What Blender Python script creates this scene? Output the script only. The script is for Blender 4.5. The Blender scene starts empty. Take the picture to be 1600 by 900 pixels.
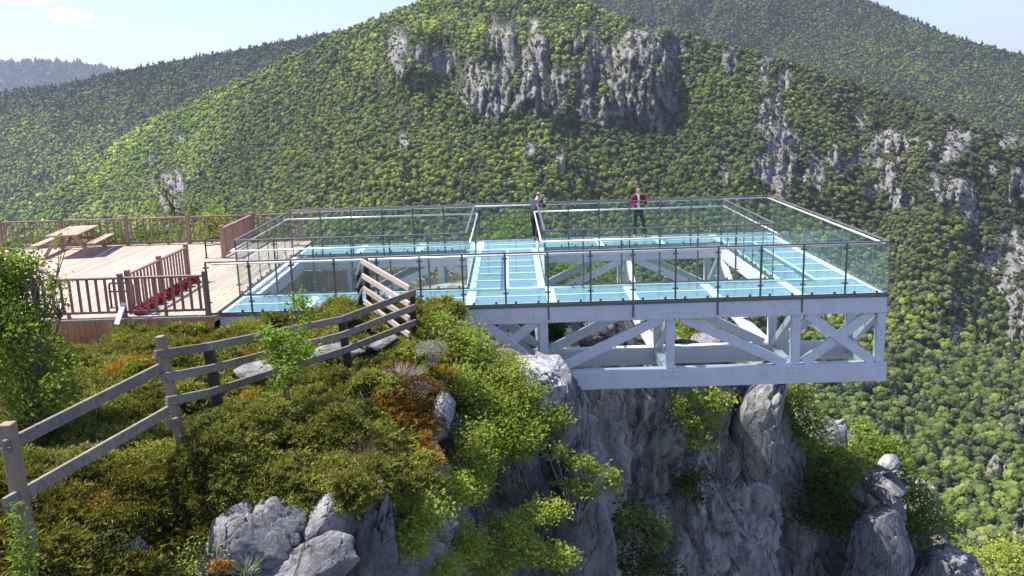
import bpy, bmesh, math, random
import numpy as np
from mathutils import Vector, Matrix
random.seed(7); RNG = np.random.default_rng(7)
SC = bpy.context.scene; COL = SC.collection

# ------------------------------------------------------------------ camera
CX, CY, CZ = 6.8044, -19.8339, 4.7354
YAW, PITCH, ROLL, F = -0.0017, 0.2142, -0.0310, 1380.0
fw = np.array([math.sin(YAW)*math.cos(PITCH), math.cos(YAW)*math.cos(PITCH), -math.sin(PITCH)])
rt = np.array([math.cos(YAW), -math.sin(YAW), 0.0]); up = np.cross(rt, fw)
R2 = rt*math.cos(ROLL)+up*math.sin(ROLL); U2 = -rt*math.sin(ROLL)+up*math.cos(ROLL)
cam = bpy.data.cameras.new('camera'); camo = bpy.data.objects.new('camera', cam); COL.objects.link(camo)
cam.sensor_width = 36.0; cam.lens = 36.0*F/1600.0; cam.clip_start = 0.1; cam.clip_end = 30000
camo.matrix_world = Matrix(((R2[0], U2[0], -fw[0], CX), (R2[1], U2[1], -fw[1], CY), (R2[2], U2[2], -fw[2], CZ), (0, 0, 0, 1)))
SC.camera = camo
CAM = np.array([CX, CY, CZ])
def ray(x, y): return fw+R2*(x-800)/F-U2*(y-450)/F
def at(x, y, d): return CAM+ray(x, y)*d              # point seen at photo position x, y at depth d
def ue(x, y): r = ray(x, y); return r[0]/r[1], r[2]/r[1]
def to_px(P):
    d = np.asarray(P)-CAM; z = d@fw
    return 800+F*(d@R2)/z, 450-F*(d@U2)/z

# ------------------------------------------------------------------ sky, sun, exposure
SUN_EL, SUN_AZ = math.radians(56), math.radians(14)      # sun over the left, a little beyond the terrace
S = Vector((-math.cos(SUN_EL)*math.cos(SUN_AZ), math.cos(SUN_EL)*math.sin(SUN_AZ), math.sin(SUN_EL)))
w = bpy.data.worlds.new('World'); SC.world = w; w.use_nodes = True
wn, wl = w.node_tree.nodes, w.node_tree.links
for n in list(wn): wn.remove(n)
sky = wn.new('ShaderNodeTexSky'); sky.sky_type = 'NISHITA'; sky.sun_disc = False
sky.sun_elevation = SUN_EL; sky.sun_rotation = math.atan2(S.x, S.y); sky.altitude = 900
sky.air_density = 1.0; sky.dust_density = 1.2; sky.ozone_density = 2.2
bg = wn.new('ShaderNodeBackground'); bg.inputs[1].default_value = 0.132
wo = wn.new('ShaderNodeOutputWorld')
tc = wn.new('ShaderNodeTexCoord')
def wnode(t, **k):
    n = wn.new(t)
    for a, b in k.items(): setattr(n, a, b)
    return n
def wmath(op, a, b=None, c=None):
    n = wnode('ShaderNodeMath', operation=op)
    for i, v in enumerate((a, b, c)):
        if v is None: continue
        if isinstance(v, (int, float)): n.inputs[i].default_value = v
        else: wl.new(v, n.inputs[i])
    return n.outputs[0]
sep = wn.new('ShaderNodeSeparateXYZ'); wl.new(tc.outputs['Generated'], sep.inputs[0])
uu_ = wmath('DIVIDE', sep.outputs[0], wmath('MAXIMUM', sep.outputs[1], 0.05)); ee_ = wmath('DIVIDE', sep.outputs[2], wmath('MAXIMUM', sep.outputs[1], 0.05))
nz = wnode('ShaderNodeTexNoise'); nz.inputs['Scale'].default_value = 42; nz.inputs['Detail'].default_value = 7; nz.inputs['Roughness'].default_value = 0.6
wl.new(tc.outputs['Generated'], nz.inputs['Vector'])
front = wmath('GREATER_THAN', sep.outputs[1], 0.1)
def cloud(px, py, rx, ry, amp, soft):
    u0, e0 = ue(px, py)
    a = wmath('DIVIDE', wmath('SUBTRACT', uu_, float(u0)), rx/F); b = wmath('DIVIDE', wmath('SUBTRACT', ee_, float(e0)), ry/F)
    d = wmath('SQRT', wmath('ADD', wmath('MULTIPLY', a, a), wmath('MULTIPLY', b, b)))
    v = wmath('ADD', wmath('SUBTRACT', 1.0, d), wmath('MULTIPLY', wmath('SUBTRACT', nz.outputs[0], 0.5), amp))
    m = wn.new('ShaderNodeMapRange'); m.interpolation_type = 'SMOOTHSTEP'; m.inputs[1].default_value = 0.0; m.inputs[2].default_value = soft
    wl.new(v, m.inputs[0]); return wmath('MULTIPLY', m.outputs[0], front)
cl = wmath('MAXIMUM', cloud(91, 21, 15, 12, 2.2, 0.45), cloud(118, 25, 27, 11, 2.0, 0.5))
cl = wmath('MAXIMUM', cl, wmath('MULTIPLY', cloud(50, -4, 150, 13, 1.6, 1.3), 0.7))
skt = wnode('ShaderNodeMix', data_type='RGBA', blend_type='MULTIPLY'); skt.inputs[0].default_value = 1; wl.new(sky.outputs[0], skt.inputs[6]); skt.inputs[7].default_value = (0.88, 0.845, 0.97, 1)
mixc = wnode('ShaderNodeMix', data_type='RGBA'); wl.new(cl, mixc.inputs[0]); wl.new(skt.outputs[2], mixc.inputs[6]); mixc.inputs[7].default_value = (9.6, 10.2, 10.6, 1)
wl.new(mixc.outputs[2], bg.inputs[0]); wl.new(bg.outputs[0], wo.inputs[0])
sl = bpy.data.lights.new('sun', 'SUN'); sl.energy = 4.9; sl.angle = math.radians(0.53); sl.color = (1.0, 0.955, 0.88)
so = bpy.data.objects.new('sun', sl); COL.objects.link(so); so.rotation_euler = S.to_track_quat('Z', 'Y').to_euler()
SC.view_settings.view_transform = 'Standard'; SC.view_settings.look = 'None'; SC.view_settings.exposure = 0.84; SC.view_settings.gamma = 1
SC.view_settings.use_curve_mapping = False
SC.cycles.max_bounces = 8; SC.cycles.transparent_max_bounces = 24; SC.cycles.diffuse_bounces = 3; SC.cycles.volume_bounces = 0

# ------------------------------------------------------------------ noise
def _h(i, j, k, s):
    n = (i.astype(np.int64)*374761393+j.astype(np.int64)*668265263+k.astype(np.int64)*2147483647+s*974634777) & 0xFFFFFFFF
    n = ((n ^ (n >> 13))*1274126177) & 0xFFFFFFFF
    n = ((n ^ (n >> 16))*2246822519) & 0xFFFFFFFF
    return ((n ^ (n >> 15)) & 0xFFFFFF)/float(0xFFFFFF)
def vn(x, y, z, s=0):
    x, y, z = np.broadcast_arrays(np.asarray(x, float), np.asarray(y, float), np.asarray(z, float))
    i, j, k = np.floor(x), np.floor(y), np.floor(z); a, b, c = x-i, y-j, z-k
    a, b, c = a*a*(3-2*a), b*b*(3-2*b), c*c*(3-2*c); o = 0
    for di in (0, 1):
        for dj in (0, 1):
            for dk in (0, 1):
                o = o+_h(i+di, j+dj, k+dk, s)*(a if di else 1-a)*(b if dj else 1-b)*(c if dk else 1-c)
    return o*2-1
def fbm(x, y, z=0.0, s=0, oc=4, g=0.5):
    o, a, f, t = 0, 1.0, 1.0, 0
    for q in range(oc):
        o = o+a*vn(np.asarray(x)*f+q*17.3, np.asarray(y)*f-q*9.1, np.asarray(z)*f+q*3.7, s+q); t += a; a *= g; f *= 2.03
    return o/t
def ridged(x, y, z=0.0, s=0, oc=4, g=0.5):
    o, a, f, t = 0, 1.0, 1.0, 0
    for q in range(oc):
        o = o+a*(1-2*np.abs(vn(np.asarray(x)*f+q*7.3, np.asarray(y)*f-q*9.1, np.asarray(z)*f+q*3.7, s+q))); t += a; a *= g; f *= 2.1
    return o/t
def chunks(x, y, z, s=0):
    """cell noise: random step and tilt per cell, and closeness to the joint between cells"""
    x, y, z = np.broadcast_arrays(np.asarray(x, float), np.asarray(y, float), np.asarray(z, float)); i, j, k = np.floor(x), np.floor(y), np.floor(z)
    f1 = np.full(x.shape, 9.0); f2 = np.full(x.shape, 9.0); val = np.zeros(x.shape)
    for di in (-1, 0, 1):
        for dj in (-1, 0, 1):
            for dk in (-1, 0, 1):
                a, b, c = i+di, j+dj, k+dk; px, py, pz = a+_h(a, b, c, s), b+_h(a, b, c, s+1), c+_h(a, b, c, s+2); dx, dy, dz = x-px, y-py, z-pz
                d = dx*dx+dy*dy+dz*dz; v = _h(a, b, c, s+3)*2-1+(_h(a, b, c, s+4)-.5)*1.6*dx+(_h(a, b, c, s+5)-.5)*1.6*dy+(_h(a, b, c, s+6)-.5)*1.6*dz
                n = d < f1; f2 = np.where(n, f1, np.minimum(f2, d)); f1 = np.where(n, d, f1); val = np.where(n, v, val)
    return val, np.sqrt(f2)-np.sqrt(f1)
def sst(a, b, x): t = np.clip((x-a)/(b-a), 0, 1); return t*t*(3-2*t)

# ------------------------------------------------------------------ material helpers
def mat(name):
    m = bpy.data.materials.new(name); m.use_nodes = True
    for n in list(m.node_tree.nodes): m.node_tree.nodes.remove(n)
    o = m.node_tree.nodes.new('ShaderNodeOutputMaterial')
    return m, m.node_tree.nodes, m.node_tree.links, o
def nn(N, t, ins=None, **k):
    n = N.new(t)
    for a, b in k.items(): setattr(n, a, b)
    for a, b in (ins or {}).items(): n.inputs[a].default_value = b
    return n
def ramp(N, L, fac, stops):
    r = N.new('ShaderNodeValToRGB'); e = r.color_ramp.elements
    while len(e) < len(stops): e.new(0.5)
    for x, (p, c) in zip(e, stops): x.position = p; x.color = (*c, 1)
    L.new(fac, r.inputs[0]); return r.outputs[0]
def mixrgb(N, L, f, a, b, mode='MIX'):
    m = N.new('ShaderNodeMix'); m.data_type = 'RGBA'; m.blend_type = mode
    for i, v in ((0, f), (6, a), (7, b)):
        if hasattr(v, 'node'): L.new(v, m.inputs[i])
        elif isinstance(v, (int, float)): m.inputs[i].default_value = v
        else: m.inputs[i].default_value = (*v, 1)
    return m.outputs[2]
def mapr(N, L, v, a, b, c=0.0, d=1.0):
    m = N.new('ShaderNodeMapRange'); L.new(v, m.inputs[0])
    for i, q in ((1, a), (2, b), (3, c), (4, d)): m.inputs[i].default_value = q
    return m.outputs[0]
def noise(N, L, vec, scale, detail=5, rough=0.6, dist=0.0, stretch=None):
    if stretch:
        mp = N.new('ShaderNodeMapping'); mp.inputs['Scale'].default_value = stretch; L.new(vec, mp.inputs[0]); vec = mp.outputs[0]
    n = nn(N, 'ShaderNodeTexNoise', {'Scale': scale, 'Detail': detail, 'Roughness': rough, 'Distortion': dist}); L.new(vec, n.inputs['Vector'])
    return n.outputs[0]
def bump(N, L, h, strength, dist):
    b = nn(N, 'ShaderNodeBump', {'Strength': strength, 'Distance': dist}); L.new(h, b.inputs['Height']); return b.outputs[0]
def pos(N): return N.new('ShaderNodeNewGeometry').outputs['Position']

def rock_mat(name, scale=1.0, dark=0.0, warm=0.0, grey=1.0):
    m, N, L, o = mat(name); P = pos(N)
    a = noise(N, L, P, 0.55*scale, 8, 0.65, 0.6, (1, 1, 0.4)); b = noise(N, L, P, 3.2*scale, 8, 0.7, 0.4, (1, 1, 0.55)); c = noise(N, L, P, 17*scale, 6, 0.7)
    st = noise(N, L, P, 2.4*scale, 5, 0.6, 1.0, (1, 1, 0.10))
    base = ramp(N, L, a, [(0.3, (0.17*grey, 0.165*grey, 0.17*grey)), (0.5, (0.30*grey, 0.29*grey, 0.295*grey)), (0.68, (0.46*grey, 0.44*grey, 0.43*grey))])
    base = mixrgb(N, L, 0.75, base, ramp(N, L, b, [(0.28, (0.3, 0.3, 0.31)), (0.5, (0.85, 0.85, 0.85)), (0.72, (1.25, 1.22, 1.18))]), 'MULTIPLY')
    base = mixrgb(N, L, 0.55, base, ramp(N, L, c, [(0.3, (0.45, 0.45, 0.45)), (0.6, (1.15, 1.15, 1.15))]), 'MULTIPLY')
    base = mixrgb(N, L, mapr(N, L, st, 0.53, 0.7, 0, 0.6+dark), base, (0.07, 0.068, 0.07))
    lich = noise(N, L, P, 1.3*scale, 6, 0.7, 0.3)
    base = mixrgb(N, L, mapr(N, L, lich, 0.6, 0.72, 0, 0.35+warm), base, (0.30, 0.20, 0.10))
    mo = noise(N, L, P, 0.9*scale, 7, 0.75, 0.2, (1.3, 1.3, 0.7))
    base = mixrgb(N, L, mapr(N, L, mo, 0.62, 0.70, 0, 0.5), base, (0.06, 0.065, 0.03))
    pit = noise(N, L, P, 5.5*scale, 7, 0.75, 0.8, (1, 1, 0.6)); base = mixrgb(N, L, mapr(N, L, pit, 0.36, 0.44, 0.75, 0), base, (0.05, 0.048, 0.05))
    cr = noise(N, L, P, 1.3*scale, 6, 0.6, 1.4, (1, 1, 0.28)); f1 = nn(N, 'ShaderNodeMath', operation='SUBTRACT'); L.new(cr, f1.inputs[0]); f1.inputs[1].default_value = 0.5
    f2 = nn(N, 'ShaderNodeMath', operation='ABSOLUTE'); L.new(f1.outputs[0], f2.inputs[0]); crack = mapr(N, L, f2.outputs[0], 0.0, 0.014, 0.0, 1.0); cm = noise(N, L, P, 0.8*scale, 3, 0.5)
    ck = nn(N, 'ShaderNodeMath', operation='MAXIMUM'); L.new(crack, ck.inputs[0]); L.new(mapr(N, L, cm, 0.5, 0.56, 1, 0), ck.inputs[1])
    base = mixrgb(N, L, 0.8, base, mixrgb(N, L, ck.outputs[0], (0.2, 0.2, 0.2), (1, 1, 1)), 'MULTIPLY')
    hh = mixrgb(N, L, 0.25, mixrgb(N, L, 0.45, mixrgb(N, L, 0.4, b, c), pit), ck.outputs[0])
    p = nn(N, 'ShaderNodeBsdfPrincipled', {'Roughness': 0.93}); L.new(base, p.inputs['Base Color']); L.new(bump(N, L, hh, 0.9, 0.12/scale), p.inputs['Normal'])
    L.new(p.outputs[0], o.inputs[0]); return m

def leaf_mat(name, c1, c2, transl=0.35, c3=None, tint_attr=False, rough=0.6):
    m, N, L, o = mat(name)
    g = N.new('ShaderNodeNewGeometry'); oi = N.new('ShaderNodeObjectInfo')
    col = mixrgb(N, L, g.outputs['Random Per Island'], c1, c2)
    n = noise(N, L, g.outputs['Position'], 1.4, 3)
    if c3: col = mixrgb(N, L, mapr(N, L, n, 0.5, 0.68, 0, 0.9), col, c3)
    if tint_attr:
        at_ = N.new('ShaderNodeAttribute'); at_.attribute_type = 'INSTANCER'; at_.attribute_name = 'tint'
        col = mixrgb(N, L, 1.0, col, at_.outputs['Color'], 'MULTIPLY')
    hs = N.new('ShaderNodeHueSaturation'); L.new(col, hs.inputs['Color'])
    L.new(mapr(N, L, oi.outputs['Random'], 0, 1, 0.72, 1.28), hs.inputs['Value']); L.new(mapr(N, L, oi.outputs['Random'], 0, 1, 0.515, 0.49), hs.inputs['Hue'])
    d = nn(N, 'ShaderNodeBsdfPrincipled', {'Roughness': rough}); d.inputs['Specular IOR Level'].default_value = 0.25
    t = N.new('ShaderNodeBsdfTranslucent'); L.new(hs.outputs[0], d.inputs['Base Color'])
    tcol = mixrgb(N, L, 1.0, hs.outputs[0], (1.15, 1.15, 0.6), 'MULTIPLY'); L.new(tcol, t.inputs[0])
    mx = N.new('ShaderNodeMixShader'); mx.inputs[0].default_value = transl; L.new(d.outputs[0], mx.inputs[1]); L.new(t.outputs[0], mx.inputs[2])
    L.new(mx.outputs[0], o.inputs[0]); return m

def wood_mat(name, c1, c2, axis=0, rough=0.75, scale=1.0, grey=0.0):
    m, N, L, o = mat(name); t_ = N.new('ShaderNodeTexCoord'); oi = N.new('ShaderNodeObjectInfo')
    st = [14.0, 14.0, 14.0]; st[axis] = 0.9
    ad = nn(N, 'ShaderNodeVectorMath', operation='ADD'); L.new(t_.outputs['Object'], ad.inputs[0])
    sc = nn(N, 'ShaderNodeVectorMath', operation='SCALE'); L.new(oi.outputs['Location'], sc.inputs[0]); sc.inputs['Scale'].default_value = 3.1; L.new(sc.outputs[0], ad.inputs[1])
    g = noise(N, L, ad.outputs[0], 1.6*scale, 6, 0.65, 0.7, tuple(st)); g2 = noise(N, L, ad.outputs[0], 0.9, 4, 0.6)
    col = mixrgb(N, L, mapr(N, L, g, 0.3, 0.7), c1, c2)
    col = mixrgb(N, L, mapr(N, L, g2, 0.45, 0.75, 0, 0.45), col, tuple(0.62*x for x in c1))
    hs = N.new('ShaderNodeHueSaturation'); L.new(col, hs.inputs['Color']); L.new(mapr(N, L, oi.outputs['Random'], 0, 1, 0.8, 1.16), hs.inputs['Value'])
    hs.inputs['Saturation'].default_value = 1-grey
    p = nn(N, 'ShaderNodeBsdfPrincipled', {'Roughness': rough}); L.new(hs.outputs[0], p.inputs['Base Color']); L.new(bump(N, L, g, 0.5, 0.004), p.inputs['Normal'])
    L.new(p.outputs[0], o.inputs[0]); return m

def paint_mat(name, c, rough=0.45, dirt=0.25, metal=0.0, dirtcol=(0.25, 0.23, 0.2)):
    m, N, L, o = mat(name); P = pos(N)
    a = noise(N, L, P, 1.7, 6, 0.65); b = noise(N, L, P, 9, 5, 0.6, 0.5, (1, 1, 0.25))
    col = mixrgb(N, L, mapr(N, L, a, 0.5, 0.8, 0, dirt), c, dirtcol); col = mixrgb(N, L, mapr(N, L, b, 0.55, 0.8, 0, dirt*0.8), col, dirtcol)
    p = nn(N, 'ShaderNodeBsdfPrincipled', {'Metallic': metal}); L.new(col, p.inputs['Base Color']); L.new(mapr(N, L, a, 0.3, 0.7, rough-0.08, rough+0.12), p.inputs['Roughness'])
    L.new(bump(N, L, b, 0.12, 0.004), p.inputs['Normal']); L.new(p.outputs[0], o.inputs[0]); return m

def glass_mat(name, tr, dif, fac, rough=0.02, ior=1.5, ripple=0.0):
    m, N, L, o = mat(name); P = pos(N)
    t = N.new('ShaderNodeBsdfTransparent'); t.inputs[0].default_value = (*tr, 1)
    d = N.new('ShaderNodeBsdfDiffuse'); n = noise(N, L, P, 1.1, 5, 0.6); L.new(mixrgb(N, L, mapr(N, L, n, 0.35, 0.7), dif, tuple(0.78*x for x in dif)), d.inputs[0])
    mx = N.new('ShaderNodeMixShader'); L.new(mapr(N, L, n, 0.3, 0.7, fac*0.65, fac*1.35), mx.inputs[0]); L.new(t.outputs[0], mx.inputs[1]); L.new(d.outputs[0], mx.inputs[2])
    g = nn(N, 'ShaderNodeBsdfGlossy', {'Roughness': rough}); fr = nn(N, 'ShaderNodeFresnel', {'IOR': ior})
    if ripple: bp = bump(N, L, noise(N, L, P, 2.0, 2), ripple, 0.02); L.new(bp, g.inputs['Normal']); L.new(bp, fr.inputs['Normal'])
    gb = N.new('ShaderNodeNewGeometry'); fm_ = nn(N, 'ShaderNodeMath', operation='SUBTRACT'); fm_.use_clamp = True; L.new(fr.outputs[0], fm_.inputs[0]); L.new(gb.outputs['Backfacing'], fm_.inputs[1])   # one reflection per pane, at its outer face
    m2 = N.new('ShaderNodeMixShader'); L.new(fm_.outputs[0], m2.inputs[0]); L.new(mx.outputs[0], m2.inputs[1]); L.new(g.outputs[0], m2.inputs[2])
    L.new(m2.outputs[0], o.inputs[0]); return m

def flat_mat(name, c, rough=0.8):
    m, N, L, o = mat(name); P = pos(N); a = noise(N, L, P, 25, 4, 0.6)
    p = nn(N, 'ShaderNodeBsdfPrincipled', {'Roughness': rough}); L.new(mixrgb(N, L, mapr(N, L, a, 0.3, 0.7), tuple(0.75*x for x in c), tuple(min(1, 1.2*x) for x in c)), p.inputs['Base Color'])
    L.new(p.outputs[0], o.inputs[0]); return m

M = {}
M['rock'] = rock_mat('limestone', 1.0, 0.2, 0.15, 1.0)
M['rock_pale'] = rock_mat('pale_limestone', 1.6, 0.0, 0.0, 1.35)
M['rock_white'] = rock_mat('white_limestone', 2.2, -0.1, 0.0, 1.75)
M['rock_far'] = rock_mat('far_limestone', 0.10, 0.0, 0.0, 1.35)
M['rock_under'] = rock_mat('shaded_cliff_limestone', 0.8, 0.25, 0.1, 1.1)
M['steel'] = paint_mat('white_painted_steel', (0.76, 0.74, 0.78), 0.4, 0.34, 0.0, (0.42, 0.36, 0.31))
M['inox'] = paint_mat('brushed_steel', (0.62, 0.6, 0.6), 0.3, 0.1, 0.85)
M['post'] = paint_mat('dull_steel_post', (0.20, 0.18, 0.175), 0.45, 0.1, 0.6)
M['tube'] = paint_mat('bright_handrail_steel', (0.82, 0.80, 0.80), 0.3, 0.05, 0.35)
M['black'] = paint_mat('black_paint', (0.018, 0.017, 0.018), 0.5, 0.1)
M['rail_glass'] = glass_mat('railing_glass', (0.96, 0.985, 0.973), (0.42, 0.60, 0.54), 0.03, 0.01, 1.35, 0.1)
M['floor_glass'] = glass_mat('floor_glass', (0.80, 0.93, 0.94), (0.36, 0.60, 0.68), 0.36, 0.05, 1.45, 0.3)
M['mint'] = paint_mat('mint_glass_border', (0.50, 0.76, 0.70), 0.3, 0.06)
M['deck'] = wood_mat('pale_deck_wood', (0.46, 0.345, 0.26), (0.60, 0.47, 0.375), 1, 0.7)
M['brown'] = wood_mat('brown_stained_wood', (0.26, 0.15, 0.115), (0.36, 0.22, 0.17), 2, 0.6)
M['brown_x'] = wood_mat('brown_stained_rail_wood', (0.24, 0.14, 0.10), (0.34, 0.22, 0.17), 0, 0.6)
M['skirt'] = wood_mat('red_brown_skirt_wood', (0.56, 0.22, 0.11), (0.72, 0.36, 0.19), 2, 0.65)
M['grey_wood'] = wood_mat('weathered_fence_wood', (0.15, 0.115, 0.095), (0.38, 0.315, 0.275), 0, 0.8)
M['post_wood'] = wood_mat('weathered_post_wood', (0.26, 0.18, 0.12), (0.38, 0.29, 0.21), 2, 0.8)
M['table_wood'] = wood_mat('bench_wood', (0.34, 0.22, 0.14), (0.55, 0.44, 0.34), 1, 0.75)
M['bark'] = flat_mat('bark', (0.16, 0.12, 0.09), 0.9)
M['twig'] = flat_mat('pale_twig', (0.34, 0.29, 0.25), 0.9)
M['leaf_bright'] = leaf_mat('bright_leaf', (0.15, 0.24, 0.03), (0.32, 0.42, 0.07), 0.42)
M['leaf_mid'] = leaf_mat('green_leaf', (0.12, 0.18, 0.03), (0.30, 0.38, 0.06), 0.4)
M['leaf_vine'] = leaf_mat('yellow_green_leaf', (0.27, 0.33, 0.05), (0.52, 0.56, 0.12), 0.45)
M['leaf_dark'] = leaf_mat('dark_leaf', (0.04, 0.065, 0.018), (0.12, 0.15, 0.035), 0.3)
M['juniper'] = leaf_mat('juniper_needles', (0.085, 0.100, 0.02), (0.40, 0.40, 0.09), 0.35, (0.20, 0.18, 0.055), True)
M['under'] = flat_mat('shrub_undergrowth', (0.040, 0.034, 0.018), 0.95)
M['orange'] = leaf_mat('orange_moss', (0.17, 0.09, 0.012), (0.36, 0.20, 0.025), 0.2)
M['rust'] = leaf_mat('rusty_twigs', (0.09, 0.045, 0.018), (0.19, 0.105, 0.035), 0.2)
M['sage'] = leaf_mat('silver_sage', (0.28, 0.32, 0.20), (0.48, 0.5, 0.38), 0.25)
M['straw'] = leaf_mat('dry_grass', (0.26, 0.17, 0.13), (0.42, 0.30, 0.22), 0.25)
M['red'] = leaf_mat('red_petals', (0.36, 0.02, 0.025), (0.55, 0.06, 0.06), 0.2)

# ------------------------------------------------------------------ object helpers
def tag(o, label=None, cat=None, group=None, kind=None):
    for k, v in (('label', label), ('category', cat), ('group', group), ('kind', kind)):
        if v: o[k] = v
    return o
def thing(name, label, cat, loc=(0, 0, 0), group=None):
    o = bpy.data.objects.new(name, None); COL.objects.link(o); o.location = loc; o.empty_display_size = 0.3
    return tag(o, label, cat, group)
def link(name, me, parent=None, loc=None, rot=None):
    o = bpy.data.objects.new(name, me); COL.objects.link(o)
    if parent is not None: o.parent = parent
    if loc is not None: o.location = loc
    if rot is not None: o.rotation_euler = rot
    return o
class MB:
    def __init__(s): s.v = []; s.f = []
    def add(s, v, f): b = len(s.v); s.v += [tuple(map(float, q)) for q in v]; s.f += [tuple(b+i for i in q) for q in f]
    def box(s, c, d, M_=None):
        x, y, z = (q/2 for q in d); v = [Vector((a*x, b*y, e*z)) for e in (-1, 1) for a, b in ((-1, -1), (1, -1), (1, 1), (-1, 1))]
        if M_ is not None: v = [M_@q for q in v]
        s.add([q+Vector(c) for q in v], [(0, 3, 2, 1), (4, 5, 6, 7), (0, 1, 5, 4), (1, 2, 6, 5), (2, 3, 7, 6), (3, 0, 4, 7)]); return s
    def beam(s, a, b, w_, h, upv=(0, 0, 1)):
        a, b = Vector(a), Vector(b); d = b-a; l = d.length; x = d.normalized(); y = Vector(upv).cross(x)
        if y.length < 1e-4: y = Vector((0, 1, 0)).cross(x)
        y.normalize(); z = x.cross(y); s.box((a+b)/2, (l, w_, h), Matrix((x, y, z)).transposed()); return s
    def tube(s, pts, r, n=8, cap=True):
        pts = [Vector(p) for p in pts]; rs = r if hasattr(r, '__len__') else [r]*len(pts); b = len(s.v); y = None
        for i, p in enumerate(pts):
            d = (pts[min(i+1, len(pts)-1)]-pts[max(i-1, 0)]).normalized()
            if y is None: y = d.orthogonal().normalized()
            y = (y-d*y.dot(d)).normalized(); z = d.cross(y)
            for k in range(n):
                a = 2*math.pi*k/n; s.v.append(tuple(p+(y*math.cos(a)+z*math.sin(a))*rs[i]))
        for i in range(len(pts)-1):
            for k in range(n): s.f.append((b+i*n+k, b+i*n+(k+1) % n, b+(i+1)*n+(k+1) % n, b+(i+1)*n+k))
        if cap: s.f.append(tuple(b+k for k in reversed(range(n)))); s.f.append(tuple(b+(len(pts)-1)*n+k for k in range(n)))
        return s
    def mesh(s, name, m, smooth=False, bevel=0.0):
        me = bpy.data.meshes.new(name); me.from_pydata(s.v, [], s.f); me.materials.append(m)
        if bevel:
            bm = bmesh.new(); bm.from_mesh(me); bmesh.ops.bevel(bm, geom=list(bm.edges), offset=bevel, segments=1, affect='EDGES', clamp_overlap=True); bm.to_mesh(me); bm.free()
        if smooth: me.shade_smooth()
        me.update(); return me
    def build(s, name, m, parent=None, smooth=False, bevel=0.0, loc=None, rot=None): return link(name, s.mesh(name, m, smooth, bevel), parent, loc, rot)
def np_mesh(name, V, Fc, mats, smooth=True, mi=None):
    me = bpy.data.meshes.new(name); V = np.asarray(V, np.float32); Fc = np.asarray(Fc, np.int32); k = Fc.shape[1]
    me.vertices.add(len(V)); me.vertices.foreach_set('co', V.ravel()); me.loops.add(Fc.size); me.loops.foreach_set('vertex_index', Fc.ravel())
    me.polygons.add(len(Fc)); me.polygons.foreach_set('loop_start', np.arange(0, Fc.size, k, dtype=np.int32))
    for q in (mats if isinstance(mats, (list, tuple)) else [mats]): me.materials.append(q)
    if mi is not None: me.polygons.foreach_set('material_index', np.asarray(mi, np.int32))
    me.update(calc_edges=True)
    me.polygons.foreach_set('use_smooth', np.full(len(Fc), smooth)); return me
def gridf(nr, nc, wrap=False):
    i = np.arange(nr-1)[:, None]; j = np.arange(nc if wrap else nc-1)[None, :]; j2 = (j+1) % nc
    return np.stack([i*nc+j, i*nc+j2, (i+1)*nc+j2, (i+1)*nc+j], -1).reshape(-1, 4)

def leaves(C, size, up_bias=0.5, rng=RNG, aspect=0.55, N0=None, droop=0.0):
    """folded leaf (two triangles as one bent pair) at every centre C"""
    n = len(C); D = rng.normal(size=(n, 3)); D[:, 2] = D[:, 2]*0.6-droop; D /= np.linalg.norm(D, axis=1)[:, None]
    Nn = rng.normal(size=(n, 3))*(1-up_bias)+np.array([-0.15, 0, 1.0])*up_bias
    if N0 is not None: Nn = Nn+N0
    S_ = np.cross(D, Nn); S_ /= np.linalg.norm(S_, axis=1)[:, None]+1e-9; Q = np.cross(S_, D)
    sz = (size*(0.6+0.8*rng.random(n)))[:, None]
    b = C-D*sz*0.5; t = C+D*sz*0.5; l = C+S_*sz*aspect*0.5+Q*sz*0.12; r = C-S_*sz*aspect*0.5+Q*sz*0.12
    V = np.stack([b, l, t, r], 1).reshape(-1, 3); k = np.arange(n)*4
    return V, np.stack([np.stack([k, k+1, k+2], 1), np.stack([k, k+2, k+3], 1)], 1).reshape(-1, 3)

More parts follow.
